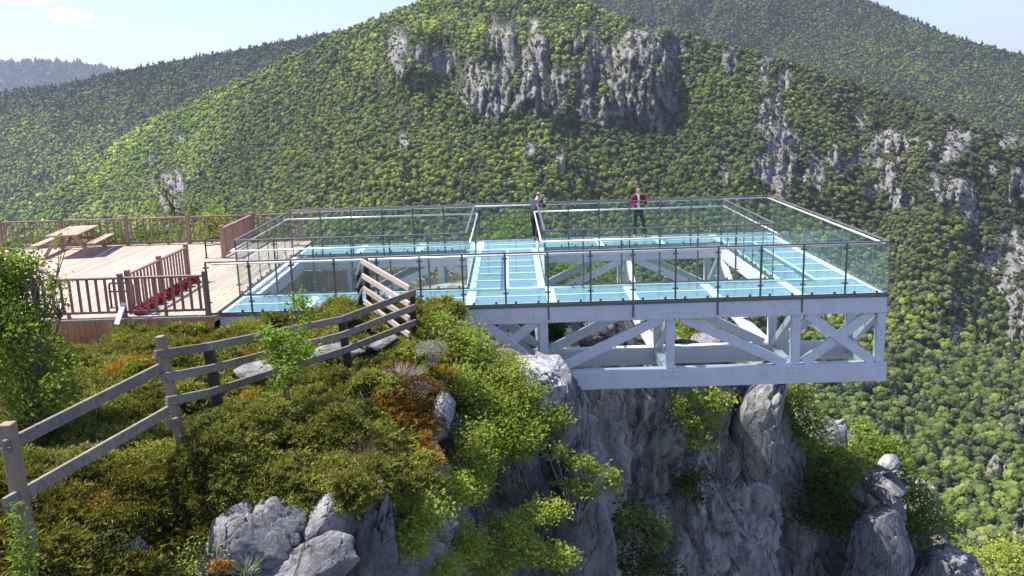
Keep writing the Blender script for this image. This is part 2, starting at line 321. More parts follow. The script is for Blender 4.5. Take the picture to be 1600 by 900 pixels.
def inst_scatter(name, P, scale, rot, idx, tint, protos, parent=None):
    """one 'stuff' object: protos instanced on the points"""
    me = bpy.data.meshes.new(name); me.vertices.add(len(P)); me.vertices.foreach_set('co', np.asarray(P, np.float32).ravel())
    def at_(n, t, d, key='value'):
        a = me.attributes.new(n, t, 'POINT'); a.data.foreach_set(key, np.ascontiguousarray(d).ravel())
    at_('iscale', 'FLOAT_VECTOR', np.asarray(scale, np.float32), 'vector'); at_('irot', 'FLOAT_VECTOR', np.asarray(rot, np.float32), 'vector'); at_('kind_index', 'INT', np.asarray(idx, np.int32))
    at_('tint', 'FLOAT_VECTOR', np.asarray(tint, np.float32), 'vector')
    o = link(name, me, parent)
    g = bpy.data.node_groups.new(name+'_nodes', 'GeometryNodeTree'); g.interface.new_socket('Geometry', in_out='INPUT', socket_type='NodeSocketGeometry'); g.interface.new_socket('Geometry', in_out='OUTPUT', socket_type='NodeSocketGeometry')
    N, L = g.nodes, g.links; gi = N.new('NodeGroupInput'); go = N.new('NodeGroupOutput'); jn = N.new('GeometryNodeJoinGeometry')
    def na(t, nm): a = N.new('GeometryNodeInputNamedAttribute'); a.data_type = t; a.inputs[0].default_value = nm; return a.outputs[0]
    er = N.new('FunctionNodeEulerToRotation'); L.new(na('FLOAT_VECTOR', 'irot'), er.inputs[0]); sc = na('FLOAT_VECTOR', 'iscale'); ki = na('INT', 'kind_index')
    for k, p in enumerate(protos):
        cmp = N.new('FunctionNodeCompare'); cmp.data_type = 'INT'; cmp.operation = 'EQUAL'; L.new(ki, cmp.inputs[2]); cmp.inputs[3].default_value = k
        ob = N.new('GeometryNodeObjectInfo'); ob.inputs[0].default_value = p; ob.inputs[1].default_value = True
        ip = N.new('GeometryNodeInstanceOnPoints'); L.new(gi.outputs[0], ip.inputs['Points']); L.new(cmp.outputs[0], ip.inputs['Selection']); L.new(ob.outputs['Geometry'], ip.inputs['Instance'])
        L.new(er.outputs[0], ip.inputs['Rotation']); L.new(sc, ip.inputs['Scale']); L.new(ip.outputs[0], jn.inputs[0])
    L.new(jn.outputs[0], go.inputs[0]); md = o.modifiers.new('scatter', 'NODES'); md.node_group = g
    return o
def proto(name, me): return bpy.data.objects.new(name, me)      # prototype kept out of the scene

# ------------------------------------------------------------------ hills, cliffs and forest (far side of the gorge)
M['hill'] = None
m, N, L, o = mat('forest_floor_and_cliff'); P = pos(N)
ra = N.new('ShaderNodeAttribute'); ra.attribute_name = 'rock'
g1 = noise(N, L, P, 0.03, 6, 0.7); g2 = noise(N, L, P, 0.25, 5, 0.7)
soil = mixrgb(N, L, mapr(N, L, g2, 0.35, 0.65), (0.022, 0.034, 0.012), (0.07, 0.075, 0.032))
st = noise(N, L, P, 0.11, 7, 0.72, 0.5, (1, 1, 0.38)); st2 = noise(N, L, P, 0.45, 6, 0.75, 0.3, (1, 1, 0.4))
rc = ramp(N, L, st, [(0.34, (0.09, 0.09, 0.095)), (0.46, (0.22, 0.212, 0.208)), (0.64, (0.40, 0.375, 0.36))])
rc = mixrgb(N, L, 0.7, rc, ramp(N, L, st2, [(0.36, (0.25, 0.25, 0.26)), (0.56, (1.15, 1.12, 1.08))]), 'MULTIPLY')
rc = mixrgb(N, L, mapr(N, L, g1, 0.55, 0.7, 0, 0.35), rc, (0.26, 0.19, 0.13))
veg = noise(N, L, P, 0.16, 6, 0.75); rc = mixrgb(N, L, mapr(N, L, veg, 0.58, 0.62, 0, 0.9), rc, (0.05, 0.065, 0.022))
fac = nn(N, 'ShaderNodeMath', operation='ADD'); L.new(ra.outputs['Fac'], fac.inputs[0]); L.new(mapr(N, L, st2, 0, 1, -0.35, 0.35), fac.inputs[1])
col = mixrgb(N, L, mapr(N, L, fac.outputs[0], 0.4, 0.55), soil, rc)
pt = noise(N, L, P, 0.8, 5, 0.8); col = mixrgb(N, L, 0.5, col, ramp(N, L, pt, [(0.35, (0.45, 0.45, 0.45)), (0.6, (1.25, 1.25, 1.25))]), 'MULTIPLY')
p = nn(N, 'ShaderNodeBsdfPrincipled', {'Roughness': 0.95}); L.new(col, p.inputs['Base Color']); L.new(bump(N, L, mixrgb(N, L, 0.5, st, st2), 0.9, 3.0), p.inputs['Normal'])
L.new(p.outputs[0], o.inputs[0]); M['hill'] = m

def crown_mesh(name, kind, nq, seed, m):
    r = np.random.default_rng(seed)
    if kind == 'conifer':
        t = r.random(nq)**0.8; z = t*3.4-0.5; rad = (1-t)*0.78*(0.55+0.45*np.abs(np.sin(t*19)))+0.04; a = r.random(nq)*6.283
        C = np.stack([np.cos(a)*rad, np.sin(a)*rad, z], 1); sz = 0.5*(1.15-t)
        N0 = np.stack([np.cos(a), np.sin(a), 0.5+0*a], 1)*1.2
    else:
        lob = r.normal(size=(13 if kind == 'round' else 10, 3)); lob /= np.linalg.norm(lob, axis=1)[:, None]
        lob = lob*np.array([0.62, 0.62, 0.52])*(0.75+0.35*r.random((len(lob), 1))); lob[:, 2] = np.abs(lob[:, 2])*1.1-0.15
        if kind == 'pine': lob[:, 2] = lob[:, 2]*0.7+0.35; lob[:, :2] *= 1.15
        k = r.integers(0, len(lob), nq); D = r.normal(size=(nq, 3)); D /= np.linalg.norm(D, axis=1)[:, None]; D[:, 2] = np.where(D[:, 2] < -0.3, -D[:, 2]*0.5, D[:, 2])
        C = lob[k]+D*(0.36+0.1*r.random((nq, 1)))*np.array([1, 1, 0.8]); sz = 0.23 if kind == 'round' else 0.21; N0 = D*0.8
    V, Fc = leaves(C, 1.0, 0.3, r, 0.8, N0)
    V = (V-np.repeat(C, 4, 0))*np.repeat(np.broadcast_to(sz, (len(C),)), 4)[:, None]+np.repeat(C, 4, 0)
    # opaque heart of the crown: a rough low-poly mass
    bm = bmesh.new(); bmesh.ops.create_icosphere(bm, subdivisions=2, radius=1.0); Vi = np.array([v.co for v in bm.verts]); Fi = np.array([[v.index for v in f.verts] for f in bm.faces]); bm.free()
    if kind == 'conifer': tt = (Vi[:, 2]+1)/2; Vi = np.stack([Vi[:, 0]*0.5*(1-tt)*1.6, Vi[:, 1]*0.5*(1-tt)*1.6, tt*3.0-0.5], 1)
    else: Vi = Vi*np.array([0.78, 0.78, 0.55])*(1+0.22*vn(Vi[:, 0]*2.2, Vi[:, 1]*2.2, Vi[:, 2]*2.2, seed))[:, None]+np.array([0, 0, 0.42 if kind == 'pine' else 0.12])
    tb = MB(); tb.tube([(0, 0, -1.9), (0.03, 0.02, -0.6), (0, 0, 0.3)], [0.09, 0.07, 0.03], 5, False)
    tv = np.array(tb.v); tf = np.array([(a, b, c) for f in tb.f for a, b, c in ((f[0], f[1], f[2]), (f[0], f[2], f[3]))])
    return np_mesh(name, np.vstack([V, Vi, tv]), np.vstack([Fc, Fi+len(V), tf+len(V)+len(Vi)]), [m, M['bark']], False, np.r_[np.zeros(len(Fc)+len(Fi)), np.ones(len(tf))])
M['f_round'] = leaf_mat('broadleaf_canopy', (0.145, 0.195, 0.046), (0.31, 0.375, 0.09), 0.33, None, True, 0.7)
M['f_conifer'] = leaf_mat('conifer_canopy', (0.055, 0.08, 0.038), (0.11, 0.145, 0.065), 0.15, None, True, 0.7)
M['f_pine'] = leaf_mat('pine_canopy', (0.105, 0.12, 0.05), (0.22, 0.235, 0.10), 0.15, None, True, 0.7)
TREES = [proto('tree', crown_mesh('tree_'+str(i), k, n, 40+i, M[mm])) for i, (k, n, mm) in enumerate([('round', 330, 'f_round'), ('round', 330, 'f_round'), ('round', 330, 'f_round'), ('conifer', 260, 'f_conifer'), ('conifer', 260, 'f_conifer'), ('pine', 330, 'f_pine'), ('pine', 330, 'f_pine')])]

def sil_fn(pts, lower=0):
    q = sorted(tuple(ue(x, y+lower)) for x, y in pts); us = np.array([a for a, _ in q]); es = np.array([b for _, b in q])
    return lambda U: np.interp(U, us, es)
def uepx(U, E):
    d = np.stack([U, np.ones_like(U), E], -1); z = d@fw
    return 800+F*(d@R2)/z, 450-F*(d@U2)/z
ROCKS = [(770, 150, 60, 34, .95), (860, 160, 60, 30, .8), (900, 130, 80, 30, .7), (960, 140, 60, 50, .9), (1030, 150, 30, 45, 1.1), (680, 95, 80, 30, .5), (600, 130, 40, 30, .35), (620, 75, 20, 60, .62), (660, 80, 40, 40, .34), (700, 60, 30, 30, .3), (775, 60, 16, 34, .8), (797, 75, 18, 45, .85), (745, 125, 30, 45, .85), (740, 140, 22, 25, .9), (775, 130, 30, 35, .85), (838, 95, 22, 62, 1.05), (835, 150, 42, 30, 1.0), (850, 185, 14, 45, .55),
         (918, 90, 26, 50, .95), (950, 110, 40, 40, .85), (900, 60, 60, 14, .5), (1015, 120, 42, 70, 1.15), (985, 95, 20, 45, 1.0), (1080, 80, 70, 16, .5), (1140, 100, 14, 28, .8), (1200, 105, 22, 28, .6), (1222, 130, 18, 24, .7), (1205, 178, 22, 30, .8), (1210, 215, 40, 30, .75), (1240, 235, 34, 36, .85),
         (1250, 290, 36, 30, .85), (1190, 250, 30, 26, .5), (1120, 235, 14, 16, .5), (1135, 280, 20, 20, .5), (1340, 190, 30, 14, .6), (1305, 243, 9, 16, .95), (1390, 225, 38, 18, .85), (1452, 230, 8, 12, .8), (1395, 275, 26, 36, .9), (1415, 305, 18, 32, .9), (1365, 300, 18, 20, .6), (1485, 310, 34, 26, .9), (1500, 345, 30, 30, .75),
         (1590, 292, 20, 26, .95), (1548, 385, 20, 20, .6), (632, 230, 12, 26, .75), (240, 258, 10, 60, .6), (262, 300, 26, 40, .6), (278, 215, 14, 12, .5), (876, 248, 8, 26, .8), (825, 245, 14, 30, .45), (850, 295, 30, 20, .4), (1485, 480, 22, 16, .75), (1495, 520, 12, 24, .6), (1540, 525, 10, 14, .6), (1592, 500, 20, 40, .85),
         (1580, 640, 20, 22, 1.0), (1592, 675, 14, 30, .9), (1565, 735, 20, 26, .95), (1592, 830, 14, 50, .95), (1510, 700, 10, 16, .5), (1555, 600, 12, 10, .5), (900, 300, 22, 22, .35), (1170, 320, 24, 14, .5)]
def rock_mask(X, Y):
    o = np.zeros_like(X)
    for x, y, a, b, s in ROCKS: o = np.maximum(o, s*np.exp(-(((X-x)/a)**2+((Y-y)/b)**2)**1.3*0.8))
    return o
def gau(X, Y, x, y, a, b): return np.exp(-((X-x)/a)**2-((Y-y)/b)**2)
def main_r(U, E, X, Y):
    t = (E+0.6)/0.71; r = 330*np.exp(1.29*t)
    r = r*(1+0.55*sst(-0.12, -0.5, U))*(1+0.12*sst(0.15, 0.5, U))
    # cliff bands: the slope stands up, so the distance stops growing with height
    cl_ = sst(20, 60, Y)*(1-sst(195, 235, Y))*sst(560, 640, X)*(1-sst(1080, 1190, X))
    r = r+cl_*(190-Y)*(-0.75)*0.55*(1-0.25*sst(600, 700, X))
    r = r-12*gau(X, Y, 900, 130, 120, 110)+75*gau(X, Y, 1055, 150, 34, 80)+25*gau(X, Y, 960, 300, 70, 90)-40*gau(X, Y, 1160, 220, 60, 90)+55*gau(X, Y, 700, 110, 30, 60)-30*gau(X, Y, 640, 90, 40, 60)
    r = r-45*gau(X, Y, 1290, 300, 80, 130)+15*gau(X, Y, 1360, 360, 50, 140)-35*gau(X, Y, 1450, 330, 60, 130)+18*gau(X, Y, 1540, 480, 50, 200)-25*gau(X, Y, 300, 280, 60, 90)+30*gau(X, Y, 400, 300, 60, 120)
    r = r*(1+0.07*fbm(U*8, E*5, 0, 11, 5)+0.035*ridged(U*11+E*5, E*5, 0, 12, 4))
    rk = np.clip(rock_mask(X, Y), 0, 1)
    r = r-rk*(30*ridged(U*64, E*9, 0, 21, 5, 0.66)+14*ridged(U*170, E*30, 0, 22, 3))*(r/900)
    ck, gk = chunks(U*95+fbm(U*60, E*60, 0, 91, 2)*0.8, E*48, 0, 92); ck2, gk2 = chunks(U*230, E*130, 0, 97)
    r = r-rk*(8*ck-6*(1-sst(0, .12, gk))+4*ck2-3*(1-sst(0, .15, gk2)))*(r/900)
    return r
def plain_r(r0, r1, e0, e1, amp, s):
    def f(U, E, X, Y):
        t = (E-e0)/(e1-e0); return (r0+(r1-r0)*t)*(1+amp*fbm(U*7, E*9, 0, s, 5)+amp*0.7*ridged(U*12+E*6, E*8, 0, s+3, 4))
    return f
def hill(name, sil, rf, ebot, nu, nv, u0=-0.72, u1=0.72, rocks=True, jag=0.0):
    u = np.linspace(u0, u1, nu); e1 = sil(u)+jag*fbm(u*40, 0*u, 0, 5, 3); v = np.linspace(0, 1, nv)[:, None]
    eb = np.minimum(ebot, e1-0.02); E = eb[None, :]+(e1-eb)[None, :]*v; U = np.broadcast_to(u, E.shape).copy(); X, Y = uepx(U, E)
    r = rf(U, E, X, Y); V = CAM+np.stack([U*r, r, E*r], -1)
    rk = rock_mask(X, Y)*(0.95+0.65*fbm(U*70, E*18, 0, 9, 5, 0.65)+0.85*fbm(U*150, E*70, 0, 19, 4, 0.6)) if rocks else np.zeros_like(X)
    rk = rk+(0.22*(0.25+0.75*sst(1080, 1200, X))*(1-0.6*sst(420, 560, Y))*sst(60,130,Y+0.1*X-60)*(fbm(U*46, E*34, 0, 30, 5, 0.65)*8-0.4) if rocks else 0)
    # far side of the ridge, falling away
    back = []
    for q in range(1, 7):
        B = V[-1].copy(); dr = q*0.05*r[-1]; B[:, 0] += u*dr; B[:, 1] += dr; B[:, 2] -= dr*0.12*q; back.append(B)
    G = np.concatenate([V, np.array(back)]); nr = len(G)
    me = np_mesh(name, G.reshape(-1, 3), gridf(nr, nu), M['hill'], True)
    a = me.attributes.new('rock', 'FLOAT', 'POINT'); a.data.foreach_set('value', np.concatenate([rk.ravel(), np.zeros(6*nu)]).astype(np.float32))
    o = link(name, me); o['kind'] = 'structure'
    return V, rk, X, Y
def sample(V, rk, X, Y, dens, rock_cut=0.42, seed=1, clip=True):
    r = np.random.default_rng(seed); A = V[:-1, :-1]; B = V[:-1, 1:]; C_ = V[1:, :-1]; D_ = V[1:, 1:]
    nrm = np.cross(B-A, C_-A); ar = np.linalg.norm(nrm, axis=-1); hz = np.abs(nrm[..., 2]); wgt = (hz*0.55+ar*0.45)
    rr_ = rk[:-1, :-1]; wgt = wgt*np.where(rr_ > rock_cut, 0.30, np.where(rr_ > rock_cut*0.7, 0.6, 1.0))
    if clip: x, y = X[:-1, :-1], Y[:-1, :-1]; wgt = wgt*((x > -260) & (x < 1860) & (y < 1010))
    lam = (wgt*dens).ravel(); n = r.poisson(lam.sum()); k = r.choice(len(lam), n, p=lam/lam.sum())
    a, b = r.random((n, 1)), r.random((n, 1)); i, j = np.unravel_index(k, ar.shape)
    P_ = A[i, j]*(1-a)*(1-b)+B[i, j]*a*(1-b)+C_[i, j]*(1-a)*b+D_[i, j]*a*b
    return P_, X[i, j], Y[i, j], rr_[i, j]

HV = hill('main_hill', sil_fn([(-500, 620), (-100, 430), (0, 372), (40, 340), (90, 287), (150, 240), (230, 184), (330, 138), (430, 94), (500, 60), (560, 34), (640, 3), (760, -40), (850, -30), (930, 7), (1050, 44), (1160, 70), (1250, 98), (1350, 130), (1450, 164), (1600, 214), (1800, 290), (2000, 360)], 7), main_r, -0.78, 760, 330)
LV = hill('left_hill', sil_fn([(-500, 200), (0, 139), (90, 128), (180, 108), (250, 94), (400, 68), (490, 50), (620, 28), (900, 60), (1200, 200)], 5), plain_r(1350, 2300, -0.2, 0.07, 0.05, 60), -0.3, 420, 110, -0.72, 0.3, True)
BV = hill('back_hill', sil_fn([(200, 200), (380, 140), (560, 70), (640, 30), (720, -40), (900, -90), (1200, -60), (1370, 1), (1430, 26), (1480, 49), (1540, 67), (1600, 82), (1800, 140), (2100, 220)], 5), plain_r(1500, 2700, -0.2, 0.12, 0.05, 70), -0.3, 460, 130, -0.3, 0.72, False)
FV = hill('distant_mountain', sil_fn([(-500, 130), (-200, 110), (0, 95), (100, 94), (140, 98), (178, 107), (230, 125), (400, 150), (800, 200)], 2), plain_r(5200, 6800, -0.1, 0.05, 0.03, 80), -0.3, 260, 60, -0.75, 0.1, False)

def forest(name, hv, dens, size, kindf, tintf, seed, label, cat='forest'):
    P_, x, y, rr_ = sample(*hv, dens, seed=seed); r = np.random.default_rng(seed+5); n = len(P_)
    idx = kindf(P_, x, y, rr_, r); s = size*(0.55+1.0*r.random(n)**1.6)*np.where(rr_ > 0.3, 0.6, 1.0)*(1+0.3*sst(430, 620, y))
    S3 = np.stack([s*(0.85+0.3*r.random(n)), s*(0.85+0.3*r.random(n)), s*(1.0+0.7*r.random(n))], 1)
    con = (idx == 3) | (idx == 4); S3[:, 2] *= np.where(con, 0.55, 1.0)
    P_[:, 2] += s*0.75; rot = np.stack([r.normal(size=n)*0.06, r.normal(size=n)*0.06, r.random(n)*6.28], 1)
    return P_, S3, rot, idx, tintf(P_, x, y, r), x, y
def kinds(pc, pp):
    def f(P_, x, y, rr_, r):
        a = pc(P_, x, y); b = pp(P_, x, y)+0.5*(rr_ > 0.25); q = r.random(len(x))
        return np.where(q < a, 3+r.integers(0, 2, len(x)), np.where(q < a+b, 5+r.integers(0, 2, len(x)), r.integers(0, 3, len(x))))
    return f
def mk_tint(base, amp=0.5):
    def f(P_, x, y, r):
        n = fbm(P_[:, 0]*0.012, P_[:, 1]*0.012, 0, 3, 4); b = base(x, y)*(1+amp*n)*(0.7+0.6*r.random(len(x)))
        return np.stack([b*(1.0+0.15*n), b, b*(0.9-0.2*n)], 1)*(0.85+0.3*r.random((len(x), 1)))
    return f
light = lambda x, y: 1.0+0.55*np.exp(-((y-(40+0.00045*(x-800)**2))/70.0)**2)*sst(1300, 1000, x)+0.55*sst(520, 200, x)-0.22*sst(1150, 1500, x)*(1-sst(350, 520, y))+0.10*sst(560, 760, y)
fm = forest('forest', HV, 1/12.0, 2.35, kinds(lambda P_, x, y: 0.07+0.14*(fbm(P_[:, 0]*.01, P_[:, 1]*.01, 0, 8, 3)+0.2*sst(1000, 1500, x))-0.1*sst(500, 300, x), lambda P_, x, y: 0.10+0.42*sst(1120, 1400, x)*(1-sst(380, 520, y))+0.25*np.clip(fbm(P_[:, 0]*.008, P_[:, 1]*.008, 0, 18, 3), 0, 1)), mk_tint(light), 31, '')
P_, S3, rot, idx, ti, x, y = fm
# the trees of the near flank that show largest are things of their own, the rest is one wood
inner = (x > 1240) & (x < 1620) & (y > 420) & (y < 900)
near = np.where(inner)[0]; near = near[np.argsort(P_[near, 1])][:230]; keep = np.ones(len(P_), bool); keep[near] = False
fo = inst_scatter('forest', P_[keep], S3[keep], rot[keep], idx[keep], ti[keep], TREES); tag(fo, 'mixed green forest covering the mountain slope across the gorge', 'forest', None, 'stuff')
words = {0: 'round crowned broadleaf tree in the forest low on the slope right of the terrace', 3: 'dark pointed conifer in the forest low on the slope right of the terrace', 5: 'dull green pine in the forest low on the slope right of the terrace'}
def solid_copy(k):
    src = M[{0: 'f_round', 3: 'f_conifer', 5: 'f_pine'}[0 if k < 3 else 3 if k < 5 else 5]]
    n_ = src.name+'_single'
    if n_ in bpy.data.materials: return bpy.data.materials[n_]
    c = src.copy(); c.name = n_
    for q in c.node_tree.nodes:
        if q.type == 'ATTRIBUTE': q.attribute_type = 'OBJECT'
    return c
TM = []
for k, t in enumerate(TREES): me = t.data.copy(); me.materials[0] = solid_copy(k); TM.append(me)
for i in near:
    k = int(idx[i]); kk = 0 if k < 3 else 3 if k < 5 else 5
    t = link({0: 'broadleaf_tree', 3: 'conifer_tree', 5: 'pine_tree'}[kk], TM[k], None, P_[i], rot[i]); t.scale = S3[i]
    t['tint'] = [float(q) for q in ti[i]]; tag(t, words[kk], 'tree', {0: 'broadleaf trees of the right hand slope', 3: 'conifers of the right hand slope', 5: 'pines of the right hand slope'}[kk])
for nm, hv, dn, sz, kf, tf, sd, lb in [
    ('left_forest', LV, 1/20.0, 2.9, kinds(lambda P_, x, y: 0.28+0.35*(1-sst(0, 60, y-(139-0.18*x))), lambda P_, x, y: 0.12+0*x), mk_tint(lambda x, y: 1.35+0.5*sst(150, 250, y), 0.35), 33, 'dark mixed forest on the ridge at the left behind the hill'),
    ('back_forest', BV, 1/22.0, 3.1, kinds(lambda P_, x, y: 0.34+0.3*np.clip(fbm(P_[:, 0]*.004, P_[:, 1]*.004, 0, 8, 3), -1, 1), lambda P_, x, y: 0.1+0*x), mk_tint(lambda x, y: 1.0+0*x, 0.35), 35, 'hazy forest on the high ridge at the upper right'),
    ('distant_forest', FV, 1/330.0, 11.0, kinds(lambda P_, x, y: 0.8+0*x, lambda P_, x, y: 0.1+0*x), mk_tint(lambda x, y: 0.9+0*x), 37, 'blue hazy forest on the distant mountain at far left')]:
    q = forest(nm, hv, dn, sz, kf, tf, sd, lb); tag(inst_scatter(nm, *q[:5], TREES), lb, 'forest', None, 'stuff'); print(nm, len(q[0]))
print('main', len(P_))
gp = MB(); gp.v = [(-16000, -9000, -250), (16000, -9000, -250), (16000, 22000, -250), (-16000, 22000, -250)]; gp.f = [(0, 1, 2, 3)]
vg = gp.build('valley_ground', M['hill']); vg['kind'] = 'structure'
# ------------------------------------------------------------------ glass terrace on its white steel trusses
W, D = 15.40, 9.52; Y1, Y2 = 1.93, 7.55; XA, XB, XC, XD = -0.10, 5.66, 7.62, 13.36; HO, HI = 1.25, 1.44
T = thing('viewing_terrace', 'white steel viewing terrace with blue glass floor jutting out over the cliff', 'viewing terrace', (0, 0, 0))
ZC, ZB0, ZB1 = -0.05, -1.64, -2.08        # top chord from ZC to -0.43, bottom chord from ZB0 to ZB1
def part(name, mb, m, parent=T, **k): return mb.build(name, m, parent, **k)
for y in (0.0, Y1, Y2, D):
    yo = 0.10 if y in (0.0,) else (-0.10 if y == D else 0)
    part('top_chord', MB().box(((W+0.0)/2+0.02, y+yo, (ZC-0.43)/2), (W+0.04, 0.24, 0.38)), M['steel'], bevel=0.008)
    x0 = 8.0 if y == 0 else 5.0
    part('bottom_chord', MB().box(((x0+15.5)/2, y+yo, (ZB0+ZB1)/2), (15.5-x0, 0.28, ZB0-ZB1)), M['steel'], bevel=0.008)
    nodes = [1.6, 4.55, 7.5, 10.45, 13.38, 15.36]
    for i, x in enumerate(nodes):
        if x < 5 and y == 0: continue
        xx = x-0.02
        part('truss_post', MB().box((xx, y+yo, (-0.435+ZB0)/2), (0.20, 0.16, abs(ZB0+0.435)-0.006)), M['steel'], bevel=0.006)
    dg = [((10.22, -0.44), (7.72, ZB0)), ((10.68, -0.44), (13.15, ZB0)), ((13.6, -0.44), (15.2, ZB0)), ((15.14, -0.44), (13.58, ZB0)), ((6.1, -0.44), (7.35, ZB0+0.1)), ((7.3, -0.44), (5.9, ZB0+0.1))]
    if y > 0: dg += [((4.75, -0.44), (7.25, ZB0)), ((4.35, -0.44), (1.9, ZB0))]
    for k, ((a, za), (b, zb)) in enumerate(dg):
        off = 0.02*(1 if k % 2 else -1)
        part('truss_diagonal', MB().beam((a, y+yo+off, za+0.02), (b, y+yo+off, zb+0.02), 0.13, 0.22, (0, 0, 1)), M['steel'], bevel=0.006)
for x in (0.16, XB+0.02, XC-0.02, XD+0.04, W-0.10):
    for a, b in ((0.225, Y1-0.125), (Y1+0.125, Y2-0.125), (Y2+0.125, D-0.225)):
        part('cross_beam', MB().box((x, (a+b)/2, (ZC-0.41)/2-0.01), (0.22, b-a, 0.36)), M['steel'], bevel=0.008)
for x in (7.48, 10.43, 13.36, 15.34):
    for a, b in ((0.25, Y1-0.15), (Y1+0.15, Y2-0.15), (Y2+0.15, D-0.25)):
        part('lower_cross_beam', MB().box((x, (a+b)/2, ZB0-0.16), (0.2, b-a, 0.26)), M['steel'], bevel=0.006)
        if b-a > 3:
            part('cross_brace', MB().beam((x, a+0.1, -0.47), (x, (a+b)/2, ZB0), 0.14, 0.2), M['steel'], bevel=0.006)
            part('cross_brace', MB().beam((x, b-0.1, -0.47), (x, (a+b)/2+0.14, ZB0), 0.14, 0.2), M['steel'], bevel=0.006)
        else: part('cross_brace', MB().beam((x+0.01, a, -0.47), (x+0.01, b, ZB0+0.02), 0.14, 0.18), M['steel'], bevel=0.006)
for y, sgn in ((0.0, -1), (Y1, -1)):
    for x, zz in ((7.48, ZB0-0.02), (10.43, ZB0-0.02), (13.36, ZB0-0.02), (10.43, -0.42), (7.48, -0.42), (13.36, -0.42)):
        yy = y+(0.10 if y == 0 else 0)+sgn*(0.146 if zz < -1 else 0.126)
        if y == 0 and zz < -1 and x < 8: continue
        gp2 = part('gusset_plate', MB().box((x, yy, zz+(-0.09 if zz < -1 else 0.09)), (0.46, 0.012, 0.20)), M['steel'], bevel=0.003); mb = MB()
        for a in (-0.18, -0.06, 0.06, 0.18):
            for b_ in (-0.06, 0.06): mb.tube([(x+a, yy-0.004, zz+(-0.09 if zz < -1 else 0.09)+b_), (x+a, yy-0.022, zz+(-0.09 if zz < -1 else 0.09)+b_)], 0.014, 6)
        mb.build('bolts', M['inox'], gp2)
# end pieces: chord splice plates, conduit
part('splice_plate', MB().box((5.45, -0.027, -0.24), (1.35, 0.006, 0.37)), M['steel'])
# glass floor: frosted mint borders over the grid of joists, one pane per bay
def joist(x0, x1, y0, y1, w_=None): part("frosted_band", MB().box(((x0+x1)/2, (y0+y1)/2, 0.010), (x1-x0, y1-y0, 0.014)), M["mint"])
def pane(x0, x1, y0, y1, e=0.0):
    g = 0.006; part('glass_pane', MB().box(((x0+x1)/2, (y0+y1)/2, 0.003), (x1-x0-2*g, y1-y0-2*g, 0.022)), M['floor_glass'])
bx = [0.0]+[W*i/8 for i in range(1, 8)]+[W]
for y0, y1 in ((0.0, Y1), (Y2, D)):
    ym = (y0+y1)/2
    for yy, hw in ((y0+0.09, 0.09), (ym, 0.035), (y1-0.09, 0.09)): joist(0.0, W, yy-hw, yy+hw)
    for i, x in enumerate(bx):
        a, b = max(0.0, x-0.11), min(W, x+0.11)
        joist(a, b, y0+0.182, ym-0.037); joist(a, b, ym+0.037, y1-0.182)
    for i in range(8): pane(bx[i], bx[i+1], y0, ym); pane(bx[i], bx[i+1], ym, y1)
ny = 6; ys = [Y1+(Y2-Y1)*i/ny for i in range(ny+1)]
for x0, x1 in ((XB, XC), (XD, W)):
    xm = (x0+x1)/2
    for xx, hw in ((x0+0.1, 0.1), (xm, 0.05), (x1-0.1, 0.1)): joist(xx-hw, xx+hw, Y1+0.002, Y2-0.002)
    for k in range(1, ny):
        joist(x0+0.202, xm-0.052, ys[k]-0.045, ys[k]+0.045); joist(xm+0.052, x1-0.202, ys[k]-0.045, ys[k]+0.045)
    for k in range(ny): pane(x0, xm, ys[k], ys[k+1]); pane(xm, x1, ys[k], ys[k+1])
# dark cover strip along the floor edges
for a, b in (((0, -0.035), (W, -0.035)), ((W+0.035, -0.06), (W+0.035, D))): part('edge_strip', MB().beam((a[0], a[1], -0.005), (b[0], b[1], -0.005), 0.05, 0.05), M['post'])

